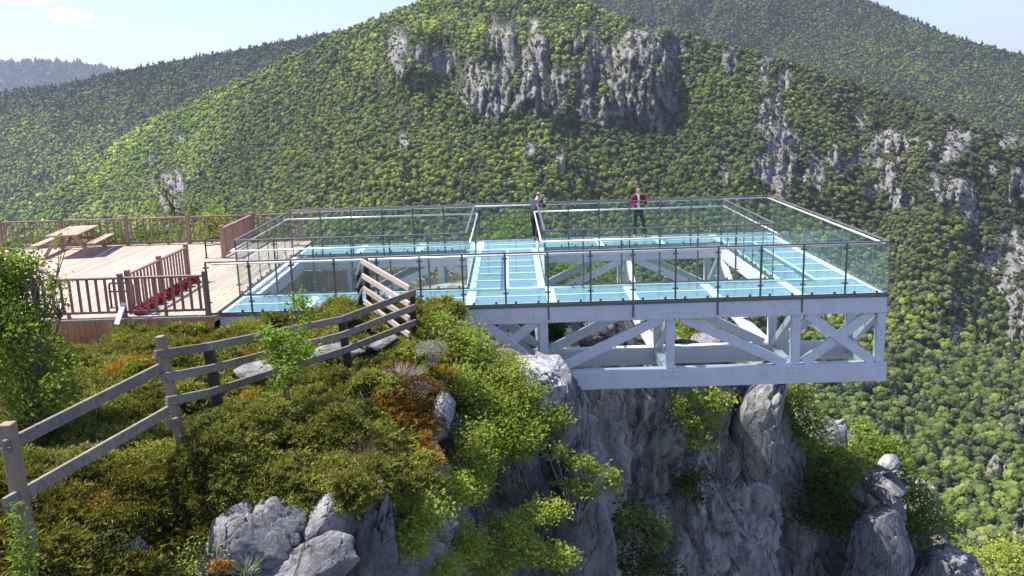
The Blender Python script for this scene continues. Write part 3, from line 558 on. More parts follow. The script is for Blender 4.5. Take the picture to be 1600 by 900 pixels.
def railing(root, pts, h, step, out, drop, off, lo=-0.03, longer=0, closed=False, tube_ends=(0.0, 0.0)):
    """cap rail on flat posts with a glass pane between two posts and a round handrail on the walkway side"""
    segs = list(zip(pts[:-1], pts[1:]))+([(pts[-1], pts[0])] if closed else [])
    n_post = 0
    for a, b in segs:
        a, b = Vector(a), Vector(b); d = b-a; l = d.length; u = d.normalized(); nrm = Vector((u.y, -u.x, 0))*out; n = max(1, round(l/step)); st = l/n
        ang = math.atan2(u.y, u.x); Rz = Matrix.Rotation(ang, 3, 'Z')
        part('cap_rail', MB().box((a+b)/2+Vector((0, 0, h-0.015)), (l+0.05, 0.06, 0.032), Rz), M['post'], root, bevel=0.004)
        part('base_channel', MB().box((a+b)/2+Vector((0, 0, 0.035)), (l, 0.035, 0.03), Rz), M['post'], root)
        ta, tb_ = a+nrm*off+u*tube_ends[0], b+nrm*off-u*tube_ends[1]
        hr = part('handrail', MB().tube([ta+Vector((0, 0, h-drop)), tb_+Vector((0, 0, h-drop))], 0.024, 10), M['tube'], root, smooth=True)
        k0 = 0 if True else 1
        for i in range(n+1 if (a, b) == segs[-1] or closed is False and (Vector(b)-Vector(segs[-1][1])).length < 1e-6 else n):
            p = a+u*(st*i); z0 = lo
            if longer and i % 2 == 0: z0 = -0.36
            mb = MB().box(p+Vector((0, 0, (z0+h-0.032)/2))-nrm*0.028, (0.042, 0.016, h-0.032-z0), Rz)
            for zc in (0.30, h-0.14):
                mb.box(p+Vector((0, 0, zc))-nrm*0.012, (0.13, 0.030, 0.03), Rz)
            if i % 2 == 0: mb.beam(p+Vector((0, 0, h-drop-0.01))-nrm*0.02, p+Vector((0, 0, h-drop-0.015))+nrm*(off-0.01), 0.012, 0.014)
            part('post', mb, M['post'], root)
            if i < n:
                q = p+u*(st/2); gp_ = part('glass_panel', MB().box(q+Vector((0, 0, (0.06+h-0.10)/2)), (st-0.03, 0.010, h-0.16), Rz), M['rail_glass'], root)
                for s in (-0.26, 0.26):
                    part('glass_clip', MB().box(q+u*s+Vector((0, 0, 0.075)), (0.05, 0.04, 0.05), Rz), M['post'], gp_)
RO = thing('glass_railing', 'outer glass railing around the front, tip and back of the viewing terrace', 'glass railing', (0, 0, 0))
railing(RO, [(-0.2, 0, 0), (W, 0, 0), (W, D, 0), (-0.6, D, 0)], HO, 0.962, -1, 0.075, 0.07, longer=1, tube_ends=(0.1, 0.12))
RL = thing('glass_railing', 'glass railing around the left opening, next to the timber deck', 'glass railing', (0, 0, 0), 'railings around the floor openings')
railing(RL, [(XA, Y1, 0), (XB, Y1, 0), (XB, Y2, 0), (XA, Y2, 0)], HI, 0.96, 1, 0.27, 0.09, closed=True, lo=-0.12, tube_ends=(-0.09, -0.09))
RR = thing('glass_railing', 'glass railing around the right opening, in front of the man in the red jacket', 'glass railing', (0, 0, 0), 'railings around the floor openings')
railing(RR, [(XC, Y1, 0), (XD, Y1, 0), (XD, Y2, 0), (XC, Y2, 0)], HI, 0.96, 1, 0.27, 0.09, closed=True, lo=-0.12, tube_ends=(-0.09, -0.09))
# ------------------------------------------------------------------ timber deck, its fences, table, flowers
DK = thing('timber_deck', 'pale plank deck with brown board skirt left of the glass terrace', 'wooden deck', (-6, 5, 0))
def dpart(name, mb, m, parent, **k):
    o_ = mb.build(name, m, parent, **k)
    if parent is not None: o_.matrix_parent_inverse = Matrix.Translation(-Vector(parent.location))
    return o_
bw = 0.145; x = -0.15-bw/2; i = 0; cache = {}
def box_mesh(dims, m, bev, key):
    if key not in cache: cache[key] = MB().box((0, 0, 0), dims).mesh('board', m, bevel=bev)
    return cache[key]
rr_ = random.Random(4)
y_cuts = [-0.08, 3.02, 6.3, 11.05]
while x > -12.6:
    sh = (i % 2)*1.35 if i % 3 else 0.6
    cuts = [-0.08, 3.1+sh, 7.0+sh, 11.08] if x < -2.3 else [-0.08, 3.4+sh*0.6, 10.9]
    if i % 2: cuts = [cuts[0], (cuts[1]+cuts[2])/2, cuts[-1]]
    for a, b in zip(cuts[:-1], cuts[1:]):
        L_ = round(b-a-0.006, 2); o_ = link('board', box_mesh((bw-0.009, L_, 0.03), M['deck'], 0.003, ('b', L_)), DK, Vector((x, (a+b)/2, -0.015+rr_.uniform(-0.002, 0.002)))-DK.location)
    x -= bw; i += 1
dpart('joist_frame', MB().box((-6.4, 5.5, -0.13), (12.4, 10.9, 0.19)), M['brown_x'], DK)
dpart('edge_trim', MB().beam((-12.6, -0.115, -0.02), (-0.02, -0.115, -0.02), 0.065, 0.06), M['deck'], DK, bevel=0.004)
x = -0.08; k = 0
while x > -12.5:
    wd = 0.13; o_ = link('skirt_board', box_mesh((wd-0.006, 0.022, 0.98), M['skirt'], 0.003, 's'), DK, Vector((x-wd/2, -0.135+rr_.uniform(-.003, .003), -0.545))-DK.location); x -= wd
y = 2.1
while y < 7.4:
    link('skirt_board', box_mesh((0.13-0.006, 0.022, 1.8), M['table_wood'], 0.003, 't'), DK, Vector((0.30, y, -1.32))-DK.location, (0, 0, math.pi/2)); y += 0.13
x = 0.30
while x < 1.5:
    link('skirt_board', box_mesh((0.13-0.006, 0.022, 1.8), M['table_wood'], 0.003, 't'), DK, Vector((x+0.08, 7.3, -1.32))-DK.location); x += 0.13
dpart('edge_beam', MB().box((0.01, 4.75, -0.07), (0.17, 5.4, 0.16)), M['steel'], DK, bevel=0.006)

def timber_fence(name, label, a, b, posts, h=0.95, step=0.19, bal=0.06, lo=0.1, seed=1, group=None, post_w=0.11, over=0.08, feet=0):
    a, b = Vector((*a, 0)), Vector((*b, 0)); root = thing(name, label, 'wooden fence', a, group); d = b-a; l = d.length; u = d.normalized(); ang = math.atan2(u.y, u.x)
    pl = lambda s, z: u*s+Vector((0, 0, z)); Rz = Matrix.Rotation(ang, 3, 'Z')
    for s in posts:
        MB().box(pl(s, (h+over)/2), (post_w, post_w, h+over), Rz).build('post', M['brown'], root, bevel=0.006)
    ps = sorted(posts)
    for s0, s1 in zip(ps[:-1], ps[1:]):
        s0 += post_w/2; s1 -= post_w/2
        MB().box(pl((s0+s1)/2, h-0.03), (s1-s0, 0.10, 0.045), Rz).build('top_rail', M['brown_x'], root, bevel=0.004)
        MB().box(pl((s0+s1)/2, lo), (s1-s0, 0.06, 0.05), Rz).build('bottom_rail', M['brown_x'], root, bevel=0.004)
        n = max(1, int((s1-s0)/step)); st = (s1-s0)/n; key = ('bal', round(h, 2), bal, lo)
        if key not in cache: cache[key] = MB().box((0, 0, 0), (bal, 0.035, h-0.055-lo-0.025)).mesh('baluster', M['brown'], bevel=0.004)
        for q in range(n): link('baluster', cache[key], root, pl(s0+st*(q+0.5), (h-0.055+lo+0.025)/2), (0, 0, ang))
        for q in range(feet): MB().box(pl(s0+(s1-s0)*(q+1)/(feet+1), lo/2-0.01), (0.06, 0.06, lo-0.03), Rz).build('foot', M['brown'], root)
    return root
timber_fence('deck_fence', 'brown baluster fence along the front edge of the deck, shrub at its left end', (-12.0, 0.12), (-0.27, 0.06), [0.05, 2.4, 4.8, 7.2, 9.78, 11.73], 0.95, 0.19, 0.06, 0.12, feet=1)
timber_fence('deck_fence', 'brown baluster fence running back across the deck beside the red flowers', (-2.18, 0.28), (-2.14, 4.1), [1.95, 3.8, 0.1], 0.97, 0.19, 0.055, 0.12)
timber_fence('deck_fence', 'short brown baluster fence running back beside the left glass railing', (-2.30, 7.62), (-2.26, 10.8), [0.05, 3.15], 0.97, 0.155, 0.06, 0.08)
timber_fence('deck_fence', 'long brown baluster fence along the back edge of the deck behind the picnic table', (-12.9, 11.0), (-0.5, 10.86), [0.1, 1.75, 3.9, 6.2, 8.38, 10.66, 12.3], 0.97, 0.22, 0.05, 0.10, feet=2)

def hoop(a, b, h, label):
    a, b = Vector((*a, 0)), Vector((*b, 0)); r_ = thing('metal_hoop', label, 'metal hoop', a, 'black metal hoops on the deck'); d = b-a
    c = 0.07; u = d.normalized()
    MB().tube([(0, 0, 0), (0, 0, h-c), u*0.02+Vector((0, 0, h-0.02)), u*c+Vector((0, 0, h)), d-u*c+Vector((0, 0, h)), d-u*0.02+Vector((0, 0, h-0.02)), d+Vector((0, 0, h-c)), d], 0.026, 8).build('frame', M['black'], r_, smooth=True)
    MB().tube([(0, 0, h*0.66), d+Vector((0, 0, h*0.66))], 0.018, 8).build('crossbar', M['black'], r_, smooth=True)
    for q in (Vector((0, 0, 0.006)), d+Vector((0, 0, 0.006))): MB().box(q, (0.11, 0.11, 0.012)).build('foot_plate', M['black'], r_)
hoop((-2.88, 7.75), (-2.42, 7.88), 0.62, 'black metal hoop at the deck gap beside the short fence')
hoop((-2.95, 1.05), (-2.36, 1.0), 0.62, 'black metal hoop behind the front fence, left of its tall corner post')
wp = MB().beam((-2.16, -0.02, 0.36), (-2.26, -0.30, -0.08), 0.02, 0.12, (1, 0, 0)).build('white_board', paint_mat('white_plank_paint', (0.8, 0.8, 0.8), 0.5, 0.05)); tag(wp, 'short white plank leaning against the front corner post of the deck fence', 'plank')
# picnic table
TB = thing('picnic_table', 'weathered wooden picnic table with two attached benches on the deck', 'picnic table', (-7.95, 9.70, 0)); TB.rotation_euler = (0, 0, math.radians(8.0))
for k in range(6): MB().box((-0.42+k*0.168, 0, 0.745), (0.16, 2.35, 0.04)).build('table_board', M['table_wood'], TB, bevel=0.005)
for s in (-1, 1):
    for k in range(2): MB().box((s*(0.80+k*0.15), 0, 0.44), (0.142, 2.35, 0.04)).build('bench_board', M['table_wood'], TB, bevel=0.005)
for yq in (-0.78, 0.78):
    MB().box((0, yq+0.05, 0.70), (0.86, 0.05, 0.09)).build('top_support', M['brown_x'], TB)
    MB().box((0, yq+0.05, 0.375), (1.9, 0.05, 0.10)).build('bench_support', M['brown_x'], TB)
    for s in (-1, 1): MB().beam((s*0.22, yq, 0.72), (s*0.72, yq, 0.02), 0.05, 0.11).build('leg', M['table_wood'], TB, bevel=0.004)
    MB().beam((0, yq+0.1 if yq < 0 else yq-0.1, 0.38), (0, 0, 0.71), 0.05, 0.08).build('brace', M['brown_x'], TB)
# red flowers in a row at the foot of the fence
for k in range(8):
    yy = 0.32+k*0.5; r = np.random.default_rng(k); Dr = r.normal(size=(150, 3)); Dr /= np.linalg.norm(Dr, axis=1)[:, None]; Dr[:, 2] = np.abs(Dr[:, 2])
    f_ = thing('flower_clump', 'red flower clump by the fence, ' + ['nearest the front corner post', 'second from the front corner', 'third from the front corner', 'fourth from the front corner', 'fifth from the front corner', 'sixth, past the middle post', 'second from its far end', 'farthest from the front corner post'][k], 'flowers', (-1.93, yy, 0), 'red flower clumps along the fence')
    V_, F_ = leaves(Dr*np.array([0.15, 0.17, 0.15])+np.array([0, 0, 0.05]), 0.085, 0.2, r, 0.9, Dr); link('petals', np_mesh('petals', V_, F_, M['red'], False), f_)
    Dl = Dr[:70]; V_, F_ = leaves(Dl*np.array([0.13, 0.15, 0.10])+np.array([-0.08, 0.07, 0.04]), 0.09, 0.2, r, 0.6, Dl); link('foliage', np_mesh('foliage', V_, F_, M['leaf_dark'], False), f_)

# ------------------------------------------------------------------ weathered rail fence in the foreground
FE = thing('rail_fence', 'weathered plank rail fence with grey and black posts climbing through the junipers', 'wooden fence', (1.5, -11.3, 0))
def fp(name, mb, m, **k): return dpart(name, mb, m, FE, **k)
P1, P2, P3, P4, P5, P6 = [at(*q) for q in ((11, 661, 9.2), (250, 525, 12.2), (324, 534, 13.3), (440, 517, 15.0), (533, 490, 16.3), (644, 451, 18.0))]
P7, P8 = at(571, 404, 19.15), at(560, 424, 19.3)
def post(p, h, w_, m, lean=(0, 0), label=None):
    mb = MB(); a = Vector(p); b = a-Vector((lean[0], lean[1], h)); mb.beam(tuple(b), tuple(a), w_, w_, (0, 1, 0)); o_ = fp('post', mb, m, bevel=0.008)
    if label: o_['label'] = label
post(P1, 1.75, 0.135, M['post_wood'], (-0.02, 0)); post(P2, 1.6, 0.115, M['post_wood'], (-0.13, 0.02))
post(P3, 1.0, 0.135, M['black'], (-0.06, 0)); post(P4, 1.0, 0.13, M['black'], (-0.04, 0)); post(P5, 1.0, 0.14, M['black'], (-0.06, 0)); post(P6, 1.0, 0.10, M['black'], (0.0, 0)); post(P7, 1.5, 0.10, M['black'], (-0.03, 0)); post(P8+np.array([0, 0, .02]), 0.95, 0.09, M['black'], (0.0, 0))
def rail(a, b, w_=0.045, h=0.135, m='grey_wood', o=(0, -0.085, 0)): fp('rail', MB().beam(tuple(np.array(a)+o), tuple(np.array(b)+o), w_, h), M[m], bevel=0.006)
def bolt(px, py, d):
    p_ = at(px, py, d); fp('bolt', MB().tube([(p_[0], p_[1], p_[2]), (p_[0]-0.005, p_[1]-0.02, p_[2]-0.003)], 0.014, 8), M['post'])
for q in ((250, 560, 12.0), (262, 596, 12.0), (272, 631, 12.0), (257, 580, 12.08), (266, 645, 12.1), (16, 700, 9.05), (18, 790, 9.05)): bolt(*q)
# lower flight: two planks from the near post up to the second post
rail(at(14, 694, 9.2), at(257, 571, 12.2), 0.05, 0.145); rail(at(14, 783, 9.2), at(266, 639, 12.25), 0.05, 0.145)
fp('rail', MB().beam(tuple(at(22, 785, 9.28)), tuple(at(48, 772, 9.5)), 0.05, 0.17), M['grey_wood'], bevel=0.006)
# upper flight: three planks from the second post to the corner post
for k, (ya, yb) in enumerate(((552, 455), (588, 478), (624, 502))):
    a = at(246+k*9, ya, 12.1); m3 = at(325, (540, 575, 612)[k], 13.2); m5 = at(535, (497, 522, 547)[k], 16.2); b = at(649, yb, 17.9)
    rail(a, m3, 0.05, 0.125); rail(m3, m5, 0.045, 0.12, o=(0.005, -0.083, 0)); rail(m5, b, 0.045, 0.125, o=(0.01, -0.08, 0))
fp('rail_stub', MB().beam(tuple(at(262, 665, 12.05)), tuple(at(277, 658, 12.3)), 0.06, 0.12), M['grey_wood'], bevel=0.006)
# flight turning back to the terrace: four planks, then the short drop
pink = wood_mat('pinkish_rail_wood', (0.42, 0.31, 0.26), (0.60, 0.48, 0.42), 0, 0.8)
for k, (ya, yb) in enumerate(((408, 451), (431, 476), (451, 499), (471, 524))):
    a = at(565+k*1.5, ya, 19.1); b = at(640, yb, 17.75 if k else 17.85)
    fp('rail', MB().beam(tuple(a), tuple(b), 0.05, 0.115), pink, bevel=0.006)
for k, (ya, yb) in enumerate(((409, 430), (431, 450), (450, 468))):
    fp('rail', MB().beam(tuple(at(565+k, ya, 19.14)), tuple(at(557+k*0.7, yb, 19.15)), 0.045, 0.11, (0, 1, 0)), pink, bevel=0.006)
# ------------------------------------------------------------------ near plateau and cliff
CTRL = np.array([(-14, -2, -.6), (-9, -1, -.7), (-6, -.5, -1.0), (-4.2, -.6, -1.0), (-3.4, -.5, -.95), (-2, -.5, -.72), (-1.2, -.6, -.62), (0, -.5, -.6), (2, -.6, -.5), (3.5, -.9, -.15), (4.7, -1.3, -.25), (4.7, -2.6, -.35), (3.7, -4.2, -.45), (2.9, -5.5, -.5), (2.2, -7.1, -.35), (2, -8.4, -.2), (1.5, -11.4, -0.1),
    (0, -5, -.45), (-1, -7, -.3), (-3, -8, -.1), (-6, -4, -.5), (-8, -12, 0), (-1, -13, -.1), (3, -3, -.5), (1.5, -3, -.6), (5.6, -1.6, -.25), (6.6, -1.2, -.65), (7.5, -0.8, -1.15), (8.2, -1.2, -1.7), (5.5, -4.5, -.5), (5.0, -6.5, -.5), (3.9, -8.3, -.5), (2.6, -9.9, -.5), (3.4, -6.8, -.25), (7.2, -3.0, -1.5), (6.6, 0.4, -1.3), (8.3, 0.5, -2.4),
    (1, 2, -1.5), (4, 3, -1.7), (7, 3, -2.3), (2, 8, -1.4), (6, 8, -2.4), (9, 7.5, -3.0), (12, 9, -3.6), (15, 10, -4.6), (0, 14, -1.3), (6, 14, -2.0), (9, 12, -2.8), (10, 16, -3.6), (14, 14, -6.5), (18, 13, -8.6), (20, 13, -9.4), (22, 14.5, -13), (-8, 14, -1.0), (6, 20, -3.4), (-8, 20, -2.5), (12, 20, -7), (-16, 10, -.8), (18, 18, -10)], float)
def top_z(x, y, fine=True):
    x = np.asarray(x, float); y = np.asarray(y, float); sh = x.shape; xf, yf = x.ravel(), y.ravel(); out = np.zeros_like(xf)
    for s in range(0, len(xf), 20000):
        d2 = (xf[s:s+20000, None]-CTRL[None, :, 0])**2+(yf[s:s+20000, None]-CTRL[None, :, 1])**2; w_ = 1/(d2+0.25)**1.8
        out[s:s+20000] = (w_*CTRL[None, :, 2]).sum(1)/w_.sum(1)
    z = out+0.10*fbm(xf*0.9, yf*0.9, 0, 50, 3)
    if fine: z = z+0.07*ridged(xf*2.6, yf*2.6, 0, 51, 4)
    return z.reshape(sh)
RIM = [(-16, -16), (-6, -15.5), (0.0, -13.6), (1.3, -12.4), (1.8, -11.2), (1.75, -10.0), (2.1, -9.35), (3.0, -9.2), (3.9, -9.1), (4.6, -8.3), (4.85, -7.3), (4.95, -6.1), (5.2, -4.7), (5.8, -3.5), (6.8, -2.7), (7.7, -1.7), (8.1, -0.6), (8.1, 1.5), (8.6, 4.0), (9.4, 6.1), (10.3, 7.0), (11.5, 6.9), (12.8, 7.2), (13.9, 7.1), (14.7, 7.6), (15.2, 9.0), (15.9, 10.6), (17.4, 11.3), (18.8, 11.2), (20.0, 11.1), (20.9, 11.7), (21.5, 13.0), (22.8, 14.0), (24.3, 14.2), (24.8, 16), (22, 18.5), (17, 20), (10, 23), (0, 25), (-18, 25)]
def smooth_line(p, n=3):
    p = np.array(p, float)
    for _ in range(n):
        q = np.empty((2*len(p)-2, 2)); q[0::2] = 0.75*p[:-1]+0.25*p[1:]; q[1::2] = 0.25*p[:-1]+0.75*p[1:]; p = np.vstack([p[:1], q, p[-1:]])
    return p
rim = smooth_line(RIM, 2)
def resample(p, step):
    d = np.r_[0, np.cumsum(np.linalg.norm(np.diff(p, axis=0), axis=1))]; s = np.arange(0, d[-1], step); return np.stack([np.interp(s, d, p[:, 0]), np.interp(s, d, p[:, 1])], 1), s
rp, rs = resample(rim, 0.075)
tg = np.gradient(rp, axis=0); tg /= np.linalg.norm(tg, axis=1)[:, None]
ker = np.ones(15)/15; tg = np.stack([np.convolve(np.pad(tg[:, i], 7, 'edge'), ker, 'valid') for i in (0, 1)], 1); tg /= np.linalg.norm(tg, axis=1)[:, None]
on = np.stack([tg[:, 1], -tg[:, 0]], 1)                     # outward
def inside(x, y):
    """signed distance to the rim, positive inside"""
    P_ = np.stack([np.asarray(x, float).ravel(), np.asarray(y, float).ravel()], 1); out = np.empty(len(P_)); r2 = rp[::3]; n2 = on[::3]
    for s in range(0, len(P_), 4000):
        d = P_[s:s+4000, None, :]-r2[None]; dd = (d**2).sum(-1); k = dd.argmin(1); v = d[np.arange(len(k)), k]; out[s:s+4000] = -np.sign((v*n2[k]).sum(1))*np.sqrt(dd[np.arange(len(k)), k])
    return out.reshape(np.shape(x))
# plateau surface
gx, gy = np.meshgrid(np.arange(-16, 25, 0.12), np.arange(-16, 25, 0.12)); sd = inside(gx, gy); gz = top_z(gx, gy)
fc = gridf(*gx.shape); ok = (sd.ravel()[fc].min(1) > -0.05)
m, N, L, o = mat('stony_ground'); P = pos(N)
a = noise(N, L, P, 1.1, 6, 0.7); b = noise(N, L, P, 7, 6, 0.7)
c = ramp(N, L, a, [(0.42, (0.06, 0.05, 0.028)), (0.52, (0.12, 0.095, 0.06)), (0.58, (0.30, 0.275, 0.25)), (0.7, (0.44, 0.42, 0.40))]); c = mixrgb(N, L, 0.6, c, ramp(N, L, b, [(0.3, (0.4, 0.4, 0.4)), (0.65, (1.2, 1.2, 1.2))]), 'MULTIPLY')
p = nn(N, 'ShaderNodeBsdfPrincipled', {'Roughness': 0.95}); L.new(c, p.inputs['Base Color']); L.new(bump(N, L, b, 0.9, 0.06), p.inputs['Normal']); L.new(p.outputs[0], o.inputs[0]); M['ground'] = m
me = np_mesh('ground', np.stack([gx, gy, gz], -1).reshape(-1, 3), fc[ok], M['ground'], True)
go_ = link('ground', me); go_['kind'] = 'structure'
# cliff face below the rim: rows run down from the edge
zt = top_z(rp[:, 0], rp[:, 1], False)
ts = np.r_[-0.5, -0.25, -0.08, np.arange(0.0, 3.0, 0.075), np.arange(3.0, 15.0, 0.14), np.arange(15, 46, 2.5)]
n_s = len(rp); T_, S_ = np.meshgrid(ts, rs, indexing='ij'); ZT = zt[None, :]
Px, Py = rp[None, :, 0]+0*T_, rp[None, :, 1]+0*T_; tt = np.clip(T_, 0, None); Z = ZT-tt
far = sst(30.5, 33.5, rs)[None, :]           # the long smooth walls under and beyond the terrace
slope = (0.16+0.3*(1-sst(14, 19, rs)[None, :]))*(1-far)+0.05*far
flute = ridged(S_*0.55, Z*0.07, 0, 61, 3, 0.5); flute2 = ridged(S_*1.6, Z*0.25, 0, 62, 4, 0.55)
ledge = ridged(S_*0.35, Z*0.8, 0, 63, 4, 0.55)
blocks = fbm(Px*0.9, Py*0.9, Z*0.5, 64, 5, 0.55)
wx, wy, wz = 0.35*fbm(Px*1.3, Py*1.3, Z*.8, 161, 2), 0.35*fbm(Px*1.3, Py*1.3, Z*.8, 162, 2), 0.3*fbm(Px*1.3, Py*1.3, Z*.8, 163, 2)
ca, ga = chunks((Px+wx)*0.75, (Py+wy)*0.75, (Z+wz)*0.32, 70); cb, gb = chunks((Px+wx)*2.1, (Py+wy)*2.1, (Z+wz)*1.2, 75)
chunk = 0.42*ca-0.35*(1-sst(0, 0.09, ga))+0.16*cb-0.12*(1-sst(0, 0.12, gb))
off = tt*slope+(0.35*far+0.20)*flute*sst(0, 2.0, tt)+(0.14+0.04*far)*flute2*sst(0, 0.8, tt)+(0.25*(1-far)+0.05)*ledge*sst(0, 0.8, tt)+(0.35*(1-far)+0.2)*blocks*sst(0, 0.7, tt)+chunk*sst(0, 0.5, tt)*(0.8+0.1*far)+0.10*ridged(Px*3, Py*3, Z*2.2, 66, 4, 0.6)*sst(0, 0.5, tt)
off = off-0.35*(1-sst(-0.1, 0.55, tt))+np.where(T_ < 0, T_*0.9, 0)
V = np.stack([Px+on[None, :, 0]*off, Py+on[None, :, 1]*off, np.where(T_ < 0, ZT+0.02+T_*0.12, Z+0.02)], -1)
CLV, CLS = V, S_
me = np_mesh('cliff', V.reshape(-1, 3), gridf(*T_.shape)[:, ::-1], [M['rock_under']], True); cl_o = link('cliff', me); cl_o['kind'] = 'structure'

SOLID = [V.reshape(-1, 3), np.stack([gx, gy, gz], -1).reshape(-1, 3)[(sd.ravel() > -0.05)]]
def hit(px, py, default, rad=7):
    """depth of the nearest ground, cliff or rock point seen at a photo position"""
    best = None
    for A in SOLID:
        if not isinstance(A, tuple): X_, Y_ = to_px(A); A = (X_, Y_, (A-CAM)@fw)
        k = (np.abs(A[0]-px) < rad) & (np.abs(A[1]-py) < rad) & (A[2] > 5)
        if k.any(): q = np.percentile(A[2][k], 10); best = q if best is None else min(best, q)
    return default if best is None else best
SOLID = [(*to_px(A), (A-CAM)@fw) for A in SOLID]
# ------------------------------------------------------------------ rocks standing out of the slope
def rock(name, c, r3, seed, m, label, cat='rock', group=None, rot=(0, 0, 0), n=84, rough=0.30, parent=None, sq=1.0, vert=0.45):
    th = np.linspace(0, math.pi, n)[:, None]; ph = np.linspace(0, 2*math.pi, 2*n, endpoint=False)[None, :]
    x, y, z = np.sin(th)*np.cos(ph), np.sin(th)*np.sin(ph), np.cos(th)+0*ph
    e = 0.72; mx = (np.abs(x)**(2/e)+np.abs(y)**(2/e)+np.abs(z)**(2/e))**(e/2); x, y, z = x/mx, y/mx, z/mx
    d = 1+rough*fbm(x*1.4+seed, y*1.4, z*1.4*vert*2, seed, 3, 0.5)*0.9+rough*0.3*ridged(x*2.7, y*2.7+seed, z*2.7*vert, seed+1, 4, 0.55)+rough*0.30*ridged(x*7, y*7+seed, z*5, seed+2, 4, 0.6)
    wq = 0.25*fbm(x*2+seed, y*2, z*2, seed+5, 2); c1, g1 = chunks((x+wq)*1.5+seed, (y+wq)*1.5, (z-wq)*1.5*(vert+0.4), seed+7); c2, g2 = chunks(x*4+seed+wq, y*4+wq, z*4*(vert+0.4), seed+9)
    d = d+rough*(0.45*c1-0.42*(1-sst(0, 0.10, g1))+0.17*c2-0.15*(1-sst(0, 0.13, g2)))
    # facets: cut by a few planes
    rg = np.random.default_rng(seed); Pn = np.stack([x*d, y*d, z*d], -1)
    for q in range(16):
        nv_ = rg.normal(size=3); nv_ /= np.linalg.norm(nv_); h = 0.66+0.24*rg.random(); ex = np.clip((Pn@nv_)-h, 0, None); Pn = Pn-ex[..., None]*nv_*0.85
    Pn = Pn*np.array(r3); R_ = np.array(Matrix.Rotation(rot[2], 3, 'Z')@Matrix.Rotation(rot[1], 3, 'Y')@Matrix.Rotation(rot[0], 3, 'X')); Pn = Pn@R_.T
    WP = Pn.reshape(-1, 3)+np.array(c); SOLID.append((*to_px(WP), (WP-CAM)@fw))
    f = gridf(n, 2*n, True); o_ = link(name, np_mesh(name, Pn.reshape(-1, 3), f[:, ::-1], [m], True), parent, Vector(c)); return tag(o_, label, cat, group)
def prock(px, py, d, r3, seed, m, label, name='limestone_outcrop', cat='rock', **k):
    if d < 15: d = hit(px, py, d, 10)+(0.35 if seed > 24 or seed < 16 else -0.25)*r3[1]
    return rock(name, at(px, py, d), r3, seed, M[m], label, cat, **k)
D_ = math.radians
prock(856, 600, 17.9, (0.68, 0.85, 0.52), 3, 'rock_white', 'big pale pitted rock under the left end of the lower white beam', rough=0.34, rot=(D_(24), D_(10), 0.4))
prock(885, 690, 18.3, (0.50, 0.7, 1.9), 5, 'rock', 'tall grey rock shoulder falling below the pale rock at the beam end', rough=0.22, rot=(0, D_(-9), 0.2), vert=0.2)
prock(905, 850, 17.6, (0.66, 0.7, 1.9), 7, 'rock', 'grey striped rock pillar at the bottom centre of the picture', rough=0.16, vert=0.15)
prock(806, 588, 18.6, (0.34, 0.5, 0.26), 9, 'rock_white', 'white rock lump just left of the big pale pitted rock', rough=0.34)
prock(692, 640, 15.2, (0.22, 0.3, 0.40), 11, 'rock_pale', 'narrow pale rock between rusty moss and bright green shrub', rough=0.35, rot=(0, D_(6), 0))
prock(657, 606, 15.2, (0.20, 0.2, 0.14), 13, 'rock_pale', 'small white stone in the hollow above the rusty moss', rough=0.35)
prock(650, 745, 13.3, (0.34, 0.4, 0.24), 15, 'rock', 'grey rock block below the orange moss', rough=0.3)
prock(580, 875, 11.5, (0.42, 0.55, 0.80), 17, 'rock', 'pale striped rock pillar below the silvery bush', rough=0.26, rot=(0, D_(14), 0.2), vert=0.25)
prock(508, 822, 11.9, (0.40, 0.45, 0.50), 19, 'rock_under', 'slanting grey rock slab at the lower left of the pale pillar', rough=0.2, rot=(0, D_(38), 0.1), vert=0.4)
prock(388, 845, 11.4, (0.72, 0.6, 0.44), 21, 'rock', 'broad smooth grey rock under the dark juniper overhang', rough=0.3)
prock(450, 905, 11.2, (1.2, 0.6, 0.34), 23, 'rock_under', 'low tilted grey rock shelf at the bottom edge of the picture', rough=0.25, rot=(0, D_(-22), 0))
prock(226, 885, 9.6, (0.15, 0.3, 0.42), 25, 'rock', 'white streaked rock wedge at the bottom left among dark shrubs', rough=0.32, rot=(0, D_(-16), 0))
prock(198, 818, 9.3, (0.06, 0.08, 0.10), 27, 'rock_pale', 'small bright white stone on top of the wedge rock at bottom left', rough=0.4)
prock(400, 578, 15.9, (0.42, 0.5, 0.10), 29, 'rock', 'flat pale rock behind the fence left of the sapling', rough=0.3)
prock(525, 548, 17.3, (0.62, 0.6, 0.12), 31, 'rock', 'pale rock slab in the shadow behind the middle black post', rough=0.3)
prock(590, 534, 17.6, (0.4, 0.4, 0.11), 33, 'rock', 'pale rock at the foot of the corner post of the fence', rough=0.3)
prock(1388, 724, 32.0, (0.42, 0.42, 0.36), 35, 'rock_pale', 'round sunlit pale boulder balanced on the right hand rock pillar', name='boulder', rough=0.2)
prock(1385, 762, 32.2, (0.66, 0.8, 0.50), 36, 'rock', 'dark cracked block directly under the round pale boulder', name='boulder', rough=0.2)
prock(1296, 684, 33.5, (0.85, 0.8, 0.62), 37, 'rock', 'brown weathered rock knob rising out of the bushes right of the terrace', rough=0.28)
prock(1180, 665, 28.3, (0.9, 0.95, 1.9), 39, 'rock_under', 'rock head lit at the top right under the lower white beam', rough=0.36, vert=0.3)
prock(1105, 538, 33.0, (0.9, 0.6, 0.42), 43, 'rock_pale', 'pinkish pale rocks on the slope seen through the truss', rough=0.4)
prock(1468, 905, 34.5, (1.35, 1.0, 1.6), 45, 'rock_under', 'dark rock stub at the lower right beyond the pillar', rough=0.42)
prock(535, 437, 29.0, (1.1, 0.7, 0.30), 47, 'rock_pale', 'flat pale rock lying under the terrace, seen through the left opening', rough=0.3)
